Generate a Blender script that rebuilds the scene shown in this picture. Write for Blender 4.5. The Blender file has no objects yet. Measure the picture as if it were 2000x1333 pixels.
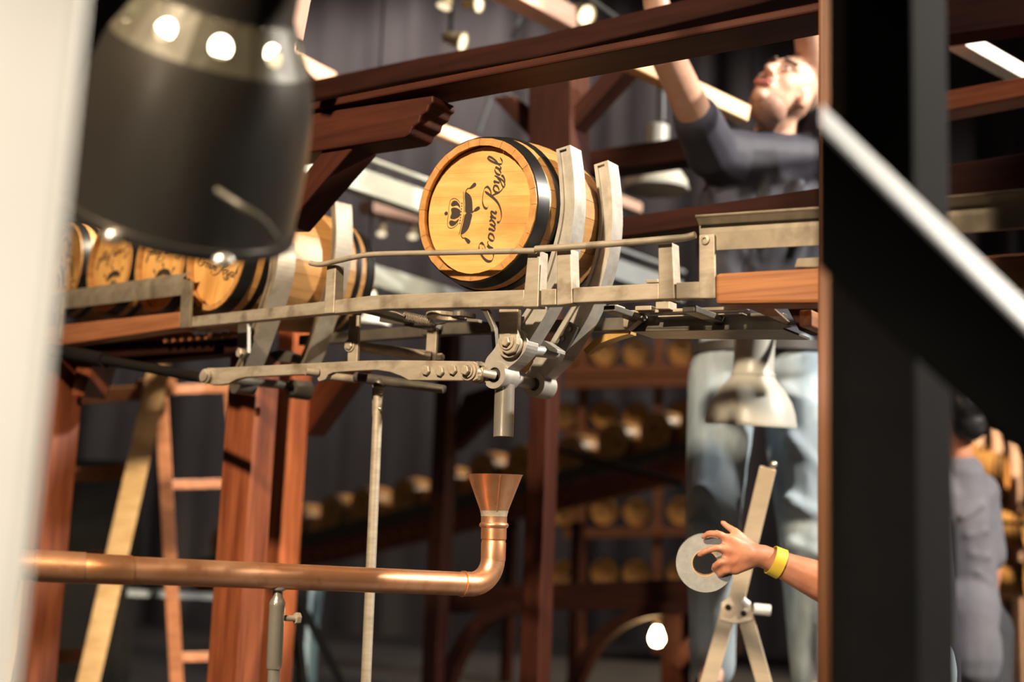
import bpy, bmesh, math, random
from mathutils import Vector as V, Matrix
random.seed(7)
S = bpy.context.scene
COL = S.collection

# ------------------------------------------------------------------ camera
FPX = 2500.0
CAM = V((0, 0, 1.15))
PITCH, ROLL = math.radians(8.87), math.radians(2.25)
FWD = V((0, math.cos(PITCH), math.sin(PITCH)))
_r = V((1, 0, 0)); _u = V((0, -math.sin(PITCH), math.cos(PITCH)))
RT = _r * math.cos(ROLL) + _u * math.sin(ROLL)
UP = -_r * math.sin(ROLL) + _u * math.cos(ROLL)
cd = bpy.data.cameras.new('camera'); cam = bpy.data.objects.new('camera', cd); COL.objects.link(cam)
cd.sensor_width = 36; cd.lens = FPX / 2000 * 36; cd.clip_start = .02; cd.clip_end = 100
cam.matrix_world = Matrix(((RT.x, UP.x, -FWD.x, CAM.x), (RT.y, UP.y, -FWD.y, CAM.y), (RT.z, UP.z, -FWD.z, CAM.z), (0, 0, 0, 1)))
cd.dof.use_dof = True; cd.dof.focus_distance = 2.40; cd.dof.aperture_fstop = cd.lens / 24.0
S.camera = cam

# ------------------------------------------------------------------ light
S.view_settings.view_transform = 'Standard'
S.view_settings.look = 'None'
S.view_settings.exposure = 0.0
S.view_settings.gamma = 1.0
S.view_settings.use_curve_mapping = False
W = bpy.data.worlds.new('world'); S.world = W; W.use_nodes = True
W.node_tree.nodes['Background'].inputs[0].default_value = (.95, .9, .88, 1)
W.node_tree.nodes['Background'].inputs[1].default_value = .012

def spot(name, loc, aim, energy, color, size, angle, blend=.4):
    l = bpy.data.lights.new(name, 'SPOT'); l.energy = energy; l.color = color
    l.shadow_soft_size = size; l.spot_size = math.radians(angle); l.spot_blend = blend
    o = bpy.data.objects.new(name, l); COL.objects.link(o); o.location = loc
    o.rotation_euler = (V(aim) - V(loc)).to_track_quat('-Z', 'Y').to_euler()
    return o
spot('key_spotlight', (4.8, 2.1, 4.3), (.1, 2.9, 1.5), 2600, (1, .93, .84), .09, 70)
spot('front_spotlight', (-1.7, -1.3, 3.9), (-.38, 2.6, 1.6), 1950, (1, .79, .55), .10, 35, .6)
spot('post_fill_light', (-1.9, -1.3, 1.7), (-.42, .78, 1.05), 370, (1, .92, .80), .08, 26, .5)  # added lamp out of view that brightens the cream post
spot('man_spotlight', (2.3, 1.3, 4.2), (.80, 3.86, 2.08), 600, (1, .93, .86), .05, 20, .3)
spot('hall_spotlight', (5.5, 11.6, 6.6), (-.2, 11, 1.5), 1500, (1, .82, .58), .12, 60)
spot('ladder_fill_light', (1.2, 2.6, 5.2), (-1.5, 5.1, 1.1), 3800, (1, .86, .62), .06, 30)  # unseen lamp put in to brighten the wooden stepladder
spot('drape_fill_light', (-1.5, 12.3, 8.2), (-.6, 16.0, .5), 760, (1, .88, .82), .4, 130)  # added wash without a visible source, lifts the back drape
spot('rack_fill_light', (5.2, 5.6, 4.2), (3.1, 8.3, 1.4), 2400, (1, .80, .50), .1, 34)  # extra lamp put in to light the right-edge rack
spot('rafter_spotlight', (2.0, 2.0, 5.6), (-.1, 4.9, 2.8), 140, (1, .86, .74), .1, 50)

# ------------------------------------------------------------------ helpers
def ray(px, py): return FWD + RT * ((px - 1000) / FPX) + UP * ((666.5 - py) / FPX)
def at(px, py, d): return CAM + ray(px, py) * d
def plane(p, deg):
    a = math.radians(deg); return (V(p), V((math.sin(a), math.cos(a), 0)))
def vplane(p, q):                       # vertical plane through two points, normal away from the camera
    d = (q - p); n = V((d.y, -d.x, 0)).normalized()
    if n.y < 0: n = -n
    return (V(p), n)
def on(px, py, pl, off=0):
    p, n = pl; r = ray(px, py)
    return CAM + r * (((p + n * off) - CAM).dot(n) / r.dot(n))
PM = plane(at(1040, 590, 2.35), 35); EM2 = PM[1]; EM1 = V((EM2.y, -EM2.x, 0))
PL = plane(on(690, 590, PM), 47); EL2 = PL[1]; EL1 = V((EL2.y, -EL2.x, 0))
Z = V((0, 0, 1))

def frame(d, up=Z):
    d = d.normalized(); s = d.cross(up)
    if s.length < 1e-4: s = d.cross(V((0, 1, 0)))
    s.normalize(); return d, s, s.cross(d)

class MB:
    def __init__(s): s.v = []; s.f = []
    def add(s, vs, fs):
        o = len(s.v); s.v += [V(x) for x in vs]; s.f += [tuple(i + o for i in f) for f in fs]; return s
    def box(s, c, ax, ay, az):
        c = V(c)
        vs = [c + ax * i + ay * j + az * k for k in (-1, 1) for j in (-1, 1) for i in (-1, 1)]
        return s.add(vs, [(0, 2, 3, 1), (4, 5, 7, 6), (0, 1, 5, 4), (2, 6, 7, 3), (0, 4, 6, 2), (1, 3, 7, 5)])
    def beam(s, a, b, w, h, up=Z):
        d, sd, u = frame(b - a, up)
        return s.box((a + b) / 2, (b - a) / 2, sd * (w / 2), u * (h / 2))
    def prism(s, poly, vec):
        n = len(poly); vs = list(poly) + [p + vec for p in poly]
        fs = [tuple(range(n))[::-1], tuple(range(n, 2 * n))] + [(i, (i + 1) % n, n + (i + 1) % n, n + i) for i in range(n)]
        return s.add(vs, fs)
    def loft(s, rings, caps=True, closed=False):
        n = len(rings[0]); vs = [p for r in rings for p in r]; fs = []
        m = len(rings)
        for i in range(m if closed else m - 1):
            a, b = i * n, ((i + 1) % m) * n
            fs += [(a + j, a + (j + 1) % n, b + (j + 1) % n, b + j) for j in range(n)]
        if caps and not closed: fs += [tuple(range(n))[::-1], tuple(range((m - 1) * n, m * n))]
        return s.add(vs, fs)
    def tube(s, pts, r, n=12, caps=True):
        pts = [V(p) for p in pts]; m = len(pts)
        rs = r if isinstance(r, (list, tuple)) else [r] * m
        d = (pts[1] - pts[0]).normalized(); _, nx, ny = frame(d); rings = []
        for i, p in enumerate(pts):
            t = ((pts[min(i + 1, m - 1)] - pts[max(i - 1, 0)])).normalized()
            nx = (nx - t * nx.dot(t)).normalized(); ny = t.cross(nx)
            rings.append([p + (nx * math.cos(k * math.tau / n) + ny * math.sin(k * math.tau / n)) * rs[i] for k in range(n)])
        return s.loft(rings, caps)
    def cyl(s, a, b, r, n=16): return s.tube([a, b], r, n)
    def lathe(s, prof, o, ax, n=24, caps=False):
        d, nx, ny = frame(V(ax)); o = V(o)
        rings = [[o + d * h + (nx * math.cos(k * math.tau / n) + ny * math.sin(k * math.tau / n)) * r for k in range(n)] for r, h in prof]
        return s.loft(rings, caps)
    def hexa(s, c, ax, r, h):                                       # a hex bolt head
        d, nx, ny = frame(V(ax)); c = V(c)
        R = lambda k, q: [c + d * k + (nx * math.cos(i * math.pi / 3 + .3) + ny * math.sin(i * math.pi / 3 + .3)) * q for i in range(6)]
        return s.loft([R(0, r), R(h * .85, r), R(h, r * .82)])
    def ball(s, c, rx, ry=None, rz=None, X=V((1, 0, 0)), Y=V((0, 1, 0)), Zv=Z, n=14, m=9):
        ry = ry or rx; rz = rz or rx; c = V(c); rings = []
        for i in range(1, m):
            t = math.pi * i / m
            rings.append([c + X * (rx * math.sin(t) * math.cos(k * math.tau / n)) + Y * (ry * math.sin(t) * math.sin(k * math.tau / n)) - Zv * (rz * math.cos(t)) for k in range(n)])
        return s.loft(rings)
    def cap(s, a, ra, b, rb, n=12):                                 # tapered limb with round ends
        a, b = V(a), V(b); d = (b - a).normalized(); pts = []; rs = []
        for i in range(4): t = math.pi / 2 * (i / 4); pts.append(a - d * (ra * math.cos(t))); rs.append(max(ra * math.sin(t), ra * .05))
        for k in range(5): pts.append(a.lerp(b, k / 4)); rs.append(ra + (rb - ra) * k / 4)
        for i in range(1, 5): t = math.pi / 2 * (i / 4); pts.append(b + d * (rb * math.sin(t))); rs.append(max(rb * math.cos(t), rb * .05))
        return s.tube(pts, rs, n)
    def mesh(s, name, o=V((0, 0, 0))):
        me = bpy.data.meshes.new(name); me.from_pydata([tuple(v - o) for v in s.v], [], s.f); me.update(); fix(me); return me
    def build(s, name, m, parent=None, smooth=False, bevel=0, local=False):
        if local: o = V((0, 0, 0))
        elif parent is not None: o = ORG[parent.name]
        else:
            o = V((sum(v.x for v in s.v) / len(s.v), sum(v.y for v in s.v) / len(s.v), min(v.z for v in s.v)))
        return obj(name, s.mesh(name, o), m, parent, o, smooth, bevel)

def fix(me):
    bm = bmesh.new(); bm.from_mesh(me); bmesh.ops.recalc_face_normals(bm, faces=bm.faces); bm.to_mesh(me); bm.free()
ORG = {}
def obj(name, me, m, parent=None, o=V((0, 0, 0)), smooth=False, bevel=0):
    ob = bpy.data.objects.new(name, me); COL.objects.link(ob)
    if m is not None:
        for x in (m if isinstance(m, list) else [m]): me.materials.append(x)
    if parent is None: ob.location = o
    else: ob.parent = parent
    ORG[ob.name] = V(o)
    if smooth:
        for p in me.polygons: p.use_smooth = True
        me.set_sharp_from_angle(angle=math.radians(38))
    if bevel:
        b = ob.modifiers.new('edge', 'BEVEL'); b.width = bevel; b.segments = 2; b.limit_method = 'ANGLE'; b.angle_limit = math.radians(35)
    return ob
def tag(o, label=None, cat=None, group=None, kind=None):
    if label: o['label'] = label
    if cat: o['category'] = cat
    if group: o['group'] = group
    if kind: o['kind'] = kind
    return o
def thing(name, loc, label, cat, group=None, M=None):
    o = bpy.data.objects.new(name, None); COL.objects.link(o); o.empty_display_size = .05
    if M is not None: o.matrix_world = M
    else: o.location = loc
    ORG[o.name] = V(loc) if loc is not None else V((0, 0, 0))
    return tag(o, label, cat, group)
def copy_tree(o, parent=None):
    c = o.copy(); COL.objects.link(c); c.parent = parent
    for ch in o.children: copy_tree(ch, c)
    return c

# ------------------------------------------------------------------ materials
def mat(name, c1, c2=None, rough=.5, metal=0., scale=(8, 8, 8), bump=0., detail=5, lo=.35, hi=.65, emit=None, spec=None, aux=None, coat=0.):
    m = bpy.data.materials.new(name); m.use_nodes = True; nt = m.node_tree; N = nt.nodes; L = nt.links
    b = N['Principled BSDF']; b.inputs['Roughness'].default_value = rough; b.inputs['Metallic'].default_value = metal
    b.inputs['Base Color'].default_value = (*c1, 1)
    if spec is not None: b.inputs['Specular IOR Level'].default_value = spec
    if coat: b.inputs['Coat Weight'].default_value = coat; b.inputs['Coat Roughness'].default_value = .25
    if emit: b.inputs['Emission Color'].default_value = (*emit[0], 1); b.inputs['Emission Strength'].default_value = emit[1]
    if c2 is not None:
        tc = N.new('ShaderNodeTexCoord'); mp = N.new('ShaderNodeMapping'); mp.inputs['Scale'].default_value = scale
        nz = N.new('ShaderNodeTexNoise'); nz.inputs['Scale'].default_value = 1; nz.inputs['Detail'].default_value = detail; nz.inputs['Roughness'].default_value = .6
        rp = N.new('ShaderNodeValToRGB'); rp.color_ramp.elements[0].position = lo; rp.color_ramp.elements[1].position = hi
        rp.color_ramp.elements[0].color = (*c1, 1); rp.color_ramp.elements[1].color = (*c2, 1)
        L.new(tc.outputs['Object'], mp.inputs[0]); L.new(mp.outputs[0], nz.inputs[0]); L.new(nz.outputs[0], rp.inputs[0])
        col = rp.outputs[0]
        if aux:                                                     # a second, larger patchiness: (scale vec, colour, low, high)
            m2 = N.new('ShaderNodeMapping'); m2.inputs['Scale'].default_value = aux[0]
            n2 = N.new('ShaderNodeTexNoise'); n2.inputs['Scale'].default_value = 1; n2.inputs['Detail'].default_value = 4
            r2 = N.new('ShaderNodeValToRGB'); r2.color_ramp.elements[0].position = aux[2]; r2.color_ramp.elements[1].position = aux[3]
            mx = N.new('ShaderNodeMix'); mx.data_type = 'RGBA'; mx.inputs[7].default_value = (*aux[1], 1)
            L.new(tc.outputs['Object'], m2.inputs[0]); L.new(m2.outputs[0], n2.inputs[0]); L.new(n2.outputs[0], r2.inputs[0])
            L.new(r2.outputs[0], mx.inputs[0]); L.new(col, mx.inputs[6]); col = mx.outputs[2]
        L.new(col, b.inputs['Base Color'])
        if bump:
            bp = N.new('ShaderNodeBump'); bp.inputs['Strength'].default_value = bump; bp.inputs['Distance'].default_value = .004
            L.new(nz.outputs[0], bp.inputs['Height']); L.new(bp.outputs[0], b.inputs['Normal'])
    return m
G = {}
G['oak_head'] = mat('oak_head', (.65, .325, .085), (.80, .445, .145), .5, 0, (60, 60, 5), .15, 6, aux=((14, 6, 6), (.50, .225, .055), .50, .75))
G['oak'] = mat('oak_stave', (.42, .20, .06), (.56, .29, .095), .42, 0, (50, 5, 50), .12, 6)
G['oak_edge'] = mat('oak_edge', (.40, .20, .07), (.52, .28, .10), .5, 0, (40, 40, 40), .1)
G['hoop'] = mat('hoop_black', (.018, .017, .016), (.03, .028, .026), .33, .55, (30, 30, 30))
G['ink'] = mat('branding_ink', (.035, .022, .016), None, .7)
G['steel'] = mat('brushed_steel', (.36, .30, .22), (.48, .41, .315), .5, .35, (14, 14, 60), .06, 6, aux=((18, 18, 18), (.16, .12, .075), .55, .78))
G['steel_pale'] = mat('cast_steel', (.38, .35, .30), (.50, .465, .40), .45, .4, (30, 30, 30), .05, 5, aux=((14, 14, 14), (.22, .17, .12), .58, .8))
G['bolt'] = mat('bolt_metal', (.36, .30, .22), (.48, .41, .31), .5, .3, (60, 60, 60))
G['dark_steel'] = mat('dark_steel', (.10, .088, .07), (.16, .14, .11), .45, .5, (20, 20, 20), .05)
G['gutter'] = mat('gutter_sheet', (.22, .18, .125), (.33, .275, .20), .5, .35, (12, 12, 12), .03, aux=((20, 20, 20), (.12, .092, .065), .5, .8))
G['alu'] = mat('aluminium', (.16, .17, .165), (.21, .22, .215), .6, .2, (6, 6, 6))
G['copper'] = mat('copper', (.85, .39, .19), (.93, .50, .28), .36, .85, (16, 16, 16), .02, 5, aux=((40, 40, 40), (.62, .27, .12), .55, .85))
G['copper_dull'] = mat('copper_dull', (.80, .34, .14), (.88, .45, .24), .34, .85, (30, 30, 30), .02)
G['solder'] = mat('solder', (.55, .47, .36), (.75, .62, .45), .4, .6, (90, 90, 90), .05)
G['chrome'] = mat('chrome', (.56, .51, .42), (.66, .61, .52), .22, .75, (20, 20, 20))
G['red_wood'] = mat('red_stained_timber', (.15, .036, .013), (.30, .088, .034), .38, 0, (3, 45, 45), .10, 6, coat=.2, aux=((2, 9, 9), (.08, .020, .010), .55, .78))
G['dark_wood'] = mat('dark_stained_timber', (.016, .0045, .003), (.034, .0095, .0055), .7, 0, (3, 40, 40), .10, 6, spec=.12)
G['shaded_wood'] = mat('shaded_red_timber', (.028, .0058, .0025), (.058, .0135, .005), .6, 0, (3, 45, 45), .10, 6, spec=.2)  # red timber with shade put into its colour, for the overhead parts
G['rough_wood'] = mat('rough_brown_timber', (.12, .042, .015), (.24, .095, .035), .55, 0, (2, 70, 90), .2, 6)
G['orange_wood'] = mat('orange_timber', (.23, .075, .020), (.40, .155, .048), .55, 0, (2.5, 70, 110), .2, 6)
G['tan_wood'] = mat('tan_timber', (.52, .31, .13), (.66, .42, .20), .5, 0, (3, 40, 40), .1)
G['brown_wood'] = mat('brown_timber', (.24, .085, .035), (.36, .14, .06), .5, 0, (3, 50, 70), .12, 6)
G['lit_wood'] = mat('lit_timber', (.55, .33, .24), (.68, .44, .34), .4, 0, (3, 60, 60), .1)  # timber with its pink highlight put into a pale base colour
G['black_paint'] = mat('black_paint', (.010, .009, .008), (.014, .0125, .011), .85, 0, (6, 6, 6), spec=.06)
G['lit_flange'] = mat('lit_flange_grey', (.55, .54, .50), (.62, .61, .57), .5, 0, (9, 9, 9))  # pale grey stands for strong light on the black brace's flange
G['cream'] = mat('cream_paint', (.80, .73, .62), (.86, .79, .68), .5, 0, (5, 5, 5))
G['lamp_black'] = mat('lamp_black', (.075, .066, .055), (.085, .076, .064), .36, .75, (6, 6, 6))
G['lamp_collar'] = mat('lamp_collar', (.085, .075, .052), (.10, .09, .062), .45, .2, (9, 9, 9))
G['lamp_grey'] = mat('lamp_grey', (.42, .41, .36), (.47, .46, .40), .38, 0, (6, 6, 6))
G['lamp_inside'] = mat('lamp_inside', (.60, .56, .45), None, .5)
G['drape'] = mat('grey_drape', (.10, .088, .088), (.125, .112, .112), .9, 0, (3, 3, 1), 0)
G['floor'] = mat('hall_floor', (.03, .027, .026), (.042, .038, .036), .6, 0, (3, 3, 3))
G['bulb'] = mat('hot_bulb', (1, .8, .5), None, .5, emit=((1, .72, .36), 60))
G['bulb_soft'] = mat('frosted_bulb', (1, .9, .7), None, .5, emit=((1, .88, .66), 14))
G['spot_lens'] = mat('spot_lens', (1, .9, .65), None, .5, emit=((1, .86, .58), 1.3))
G['brass'] = mat('lamp_brass', (.60, .47, .25), (.7, .56, .32), .45, .2, (20, 20, 20))
G['skin'] = mat('skin', (.58, .32, .21), (.66, .39, .27), .45, 0, (20, 20, 20), .03)
G['skin_red'] = mat('skin_ruddy', (.46, .17, .09), (.56, .235, .125), .5, 0, (28, 28, 28), .04)
G['lips'] = mat('lips', (.50, .16, .13), None, .4)
G['hair'] = mat('dark_hair', (.016, .013, .012), (.10, .095, .09), .45, 0, (60, 60, 25), .3, lo=.55, hi=.8)
G['stubble'] = mat('short_hair', (.12, .075, .05), (.17, .11, .07), .7, 0, (80, 80, 80), .2)
G['stubble_shade'] = mat('stubble_and_shade', (.30, .16, .11), (.38, .21, .145), .6, 0, (90, 90, 90), .1)  # stubble tone, darkened further for the shadow under the jaw
G['navy'] = mat('navy_shirt', (.014, .0135, .022), (.026, .025, .038), .7, 0, (7, 7, 5), .4, 3)
G['grey_shirt'] = mat('grey_shirt', (.11, .105, .12), (.14, .135, .15), .85, 0, (7, 7, 5), .4, 3)
G['jeans'] = mat('faded_jeans', (.20, .26, .31), (.38, .45, .48), .85, 0, (9, 9, 3), .4, 4)
G['dark_cloth'] = mat('dark_trousers', (.03, .03, .035), (.045, .045, .05), .9, 0, (9, 9, 3), .3)
G['leather'] = mat('dark_belt', (.03, .024, .02), None, .5)
G['tape'] = mat('silver_tape', (.30, .29, .26), (.38, .37, .34), .45, .25, (60, 60, 60), .02)
G['card'] = mat('card_core', (.50, .33, .18), None, .8)
G['yellow'] = mat('yellow_band', (.78, .52, .05), None, .45)
G['ladder'] = mat('beige_ladder', (.50, .40, .28), (.58, .47, .34), .5, 0, (4, 40, 40), .03)
G['white'] = mat('white_plastic', (.78, .76, .70), None, .4)
G['blue_cloth'] = mat('pale_blue_cloth', (.28, .36, .40), (.36, .44, .47), .9, 0, (6, 6, 3))
G['ochre'] = mat('ochre_band', (.45, .25, .06), (.55, .33, .10), .45, .3, (30, 30, 30))

# ------------------------------------------------------------------ builders
def wood(name, label, p0, p1, w, h, m, cat, up=Z, bevel=.004, parent=None, group=None):
    """a timber whose grain runs along its own X"""
    d, s, u = frame(p1 - p0, up); L = (p1 - p0).length
    mb = MB().box((L / 2, 0, 0), V((L / 2, 0, 0)), V((0, w / 2, 0)), V((0, 0, h / 2)))
    o = obj(name, mb.mesh(name), G[m], None, V((0, 0, 0)), False, bevel)
    M = Matrix(((d.x, s.x, u.x, p0.x), (d.y, s.y, u.y, p0.y), (d.z, s.z, u.z, p0.z), (0, 0, 0, 1)))
    o.matrix_world = M
    return tag(o, label, cat, group)
def face_wood(name, label, pl, pts, depth, m, cat, off=0, bevel=.004, grain=None):
    """a timber given by its near-face outline on a vertical plane, with real depth behind it"""
    P = [on(x, y, pl, off) for x, y in pts]; o = sum(P, V((0, 0, 0))) / len(P)
    d = (grain or (P[1] - P[0])).normalized(); n = pl[1]
    if abs(n.dot(d)) > .95: n = Z
    n = (n - d * n.dot(d)).normalized(); u = n.cross(d)
    M = Matrix(((d.x, n.x, u.x, o.x), (d.y, n.y, u.y, o.y), (d.z, n.z, u.z, o.z), (0, 0, 0, 1))); Mi = M.inverted()
    mb = MB().prism([Mi @ p for p in P], (Mi.to_3x3() @ pl[1]) * depth)
    ob = obj(name, mb.mesh(name), G[m], None, V((0, 0, 0)), False, bevel); ob.matrix_world = M
    return tag(ob, label, cat)
def plate(mb, pl, pts, depth, off=0):
    return mb.prism([on(x, y, pl, off) for x, y in pts], pl[1] * depth)
def catmull(pts, k=6, closed=False):
    n = len(pts); out = []
    g = lambda i: pts[i % n] if closed else pts[max(0, min(n - 1, i))]
    for i in range(n if closed else n - 1):
        a, b, c, d = (V(g(j)) for j in (i - 1, i, i + 1, i + 2))
        for q in range(k):
            t = q / k
            out.append(.5 * (2 * b + (c - a) * t + (2 * a - 5 * b + 4 * c - d) * t * t + (3 * b - a - 3 * c + d) * t ** 3))
    if not closed: out.append(V(pts[-1]))
    return out

# ------------------------------------------------------------------ setting
mb = MB(); mb.box((0, 7, -.05), V((14, 0, 0)), V((0, 12, 0)), V((0, 0, .05)))
tag(mb.build('floor', G['floor']), kind='structure')
mb = MB(); n = 260; ring = []
for i in range(n + 1):
    x = -13 + 26 * i / n
    y = 15.5 + .10 * math.sin(x * 5.3) + .06 * math.sin(x * 11.7 + 1.3) + .03 * math.sin(x * 23.1)
    ring.append((x, y))
vs = [V((x, y, z)) for z in (.0, 8.5) for x, y in ring]
mb.add(vs, [(i, i + 1, n + 2 + i, n + 1 + i) for i in range(n)])
o = tag(mb.build('wall_back', G['drape'], smooth=False), kind='structure')
for p in o.data.polygons: p.use_smooth = True

# ------------------------------------------------------------------ barrels
RH = .139
def ink_stroke(mb, pts, wmax, wmin, slant=.30, y=0.):
    c = catmull([(p[0], p[1], 0) for p in pts], 7); n = len(c); A = []; B = []
    dn = V((-slant, -1, 0)).normalized()
    for i, p in enumerate(c):
        t = (c[min(i + 1, n - 1)] - c[max(i - 1, 0)]).normalized()
        w = wmin + (wmax - wmin) * abs(t.dot(dn)) ** 1.6
        e = min(i, n - 1 - i) / (n * .12); w *= min(1, .35 + e)
        nn = V((-t.y, t.x, 0)) * (w / 2); A.append(p + nn); B.append(p - nn)
    k = .1 * RH * .885
    T = lambda p: V((p.x * k, y, p.y * k))
    mb.add([T(p) for p in A] + [T(p) for p in B], [(i, i + 1, n + i + 1, n + i) for i in range(n - 1)])
def ink_poly(mb, pts, y=0.):
    k = .1 * RH * .885
    mb.add([V((p[0] * k, y, p[1] * k)) for p in pts], [tuple(range(len(pts)))])
def lettering():
    mb = MB(); b = -3.3
    def st(x, pts, w=.36, m=.09): ink_stroke(mb, [(x + a + .28 * q, b + q) for a, q in pts], w, m)
    # capital C with its curls
    st(-8.3, [(2.3, 1.75), (2.5, 2.35), (2.0, 2.75), (1.2, 2.55), (.45, 1.8), (.1, .9), (.35, .1), (1.1, -.22), (1.95, .1), (2.55, .75)], .46)
    st(-8.3, [(2.3, 1.75), (1.9, 1.5), (1.6, 1.75), (1.75, 2.1)], .2)
    # r o w n
    st(-6.15, [(.0, .55), (.25, 1.15), (.2, .6), (.15, .0)], .38)
    st(-6.15, [(.17, .45), (.5, 1.0), (.85, 1.2), (1.0, 1.0)], .22)
    st(-4.85, [(.75, 1.1), (.35, 1.15), (.0, .7), (.05, .15), (.45, .0), (.9, .35), (.95, .85), (.7, 1.15), (.65, .95), (1.15, 1.0)], .38)
    st(-3.4, [(.0, .9), (.2, 1.18), (.2, .7), (.15, .2), (.45, .0), (.85, .45), (.95, 1.15)], .38)
    st(-3.4, [(.95, 1.15), (.85, .4), (1.05, .02), (1.5, .4), (1.65, .95), (1.45, 1.2), (1.55, .95), (1.95, 1.0)], .36)
    st(-1.4, [(-.1, .75), (.15, 1.15), (.15, .6), (.08, .0)], .38)
    st(-1.4, [(.1, .4), (.45, .95), (.8, 1.18), (.95, .95), (.85, .35), (.95, .03), (1.3, .3)], .38)
    # capital R with its swashes
    st(.55, [(1.75, 2.75), (1.45, 1.8), (1.1, .8), (.55, -.1), (-.4, -.75), (-1.5, -.95), (-2.25, -.6), (-2.2, -.25)], .46)
    st(.55, [(-.3, 1.75), (-.75, 1.95), (-.75, 2.5), (0, 2.95), (1.1, 3.0), (2.1, 2.85), (2.55, 2.3), (2.2, 1.7), (1.5, 1.4), (1.15, 1.42)], .42)
    st(.55, [(1.3, 1.4), (1.75, .8), (2.35, -.1), (3.2, -.75), (4.2, -.95), (4.9, -.55), (5.0, -.1)], .42)
    # o y a l
    st(2.75, [(.75, 1.1), (.35, 1.15), (.0, .7), (.05, .15), (.45, .0), (.9, .35), (.95, .85), (.7, 1.15), (.65, .95), (1.15, 1.0)], .38)
    st(4.15, [(-.1, .8), (.15, 1.18), (.15, .6), (.2, .08), (.55, .1), (.95, .7)], .36)
    st(4.15, [(1.05, 1.18), (.9, .3), (.65, -.6), (.1, -1.05), (-.3, -.8), (.1, -.35), (1.0, .15)], .32)
    st(5.55, [(.95, 1.05), (.5, 1.2), (.05, .8), (.0, .2), (.35, 0), (.85, .5), (1.0, 1.15), (.88, .4), (1.0, .02), (1.4, .3)], .38)
    st(7.0, [(-.1, .35), (.55, 1.3), (.85, 2.4), (.6, 2.85), (.3, 2.3), (.15, 1.1), (.25, .15), (.75, -.05), (1.25, .45)], .36)
    return mb.mesh('lettering')
def emblem():
    mb = MB(); cx = -.4
    A = lambda pts: ink_poly(mb, [(cx + x, y) for x, y in pts])
    K = lambda pts, w=.13, m=.1: ink_stroke(mb, [(cx + x, y) for x, y in pts], w, m, 0)
    sm = lambda pts: [(p.x, p.y) for p in catmull([(x, y, 0) for x, y in pts], 5, True)]
    A(sm([(-.55, 3.9), (-.95, 4.9), (-.75, 5.7), (0, 5.55), (.75, 5.7), (.95, 4.9), (.55, 3.9), (0, 3.8)]))
    for s in (-1, 1):
        A(sm([(s * .85, 3.95), (s * 1.25, 4.6), (s * 1.1, 5.5), (s * 1.45, 5.85), (s * 2.0, 5.5), (s * 2.0, 4.8), (s * 1.4, 4.1)]))
        K([(0, 6.1), (s * .9, 6.2), (s * 1.3, 6.15), (s * 2.1, 6.0), (s * 2.4, 5.3), (s * 2.1, 4.5), (s * 1.55, 3.95)])
        for k in range(4): A([(s * (.25 + .45 * k) - .13, 3.55), (s * (.25 + .45 * k) + .13, 3.55), (s * (.25 + .45 * k) + .13, 3.75), (s * (.25 + .45 * k) - .13, 3.75)])
        A(sm([(s * .1, 2.75), (s * 1.6, 3.05), (s * 3.3, 3.3), (s * 3.2, 2.6), (s * 2.4, 1.85), (s * 1.0, 1.5), (s * .1, 1.5)]))
        K([(s * .1, 3.0), (s * 1.8, 3.3), (s * 3.5, 3.6)], .14, .12)
        K([(s * 3.4, 3.2), (s * 3.9, 2.9), (s * 4.0, 2.4)], .2, .16)
        A(sm([(s * 3.85, 2.5), (s * 4.3, 2.3), (s * 4.9, 1.6), (s * 4.5, 1.2), (s * 4.05, 1.7)]))
    A(sm([(-.2, 6.3), (-.3, 6.7), (0, 7.0), (.3, 6.7), (.2, 6.3)]))
    K([(-.35, 6.75), (.35, 6.75)], .12, .12)
    K([(0, 1.6), (.3, 1.2), (.5, .9)], .25, .2)
    A(sm([(.25, 1.1), (.75, 1.0), (1.1, .3), (.7, .0), (.35, .5)]))
    return mb.mesh('crown_emblem')
def rad(y, LB):                                                         # outer radius of the cask along its axis
    t = (y / LB - .5) * 2; return RH + .021 * (1 - t * t)
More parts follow.
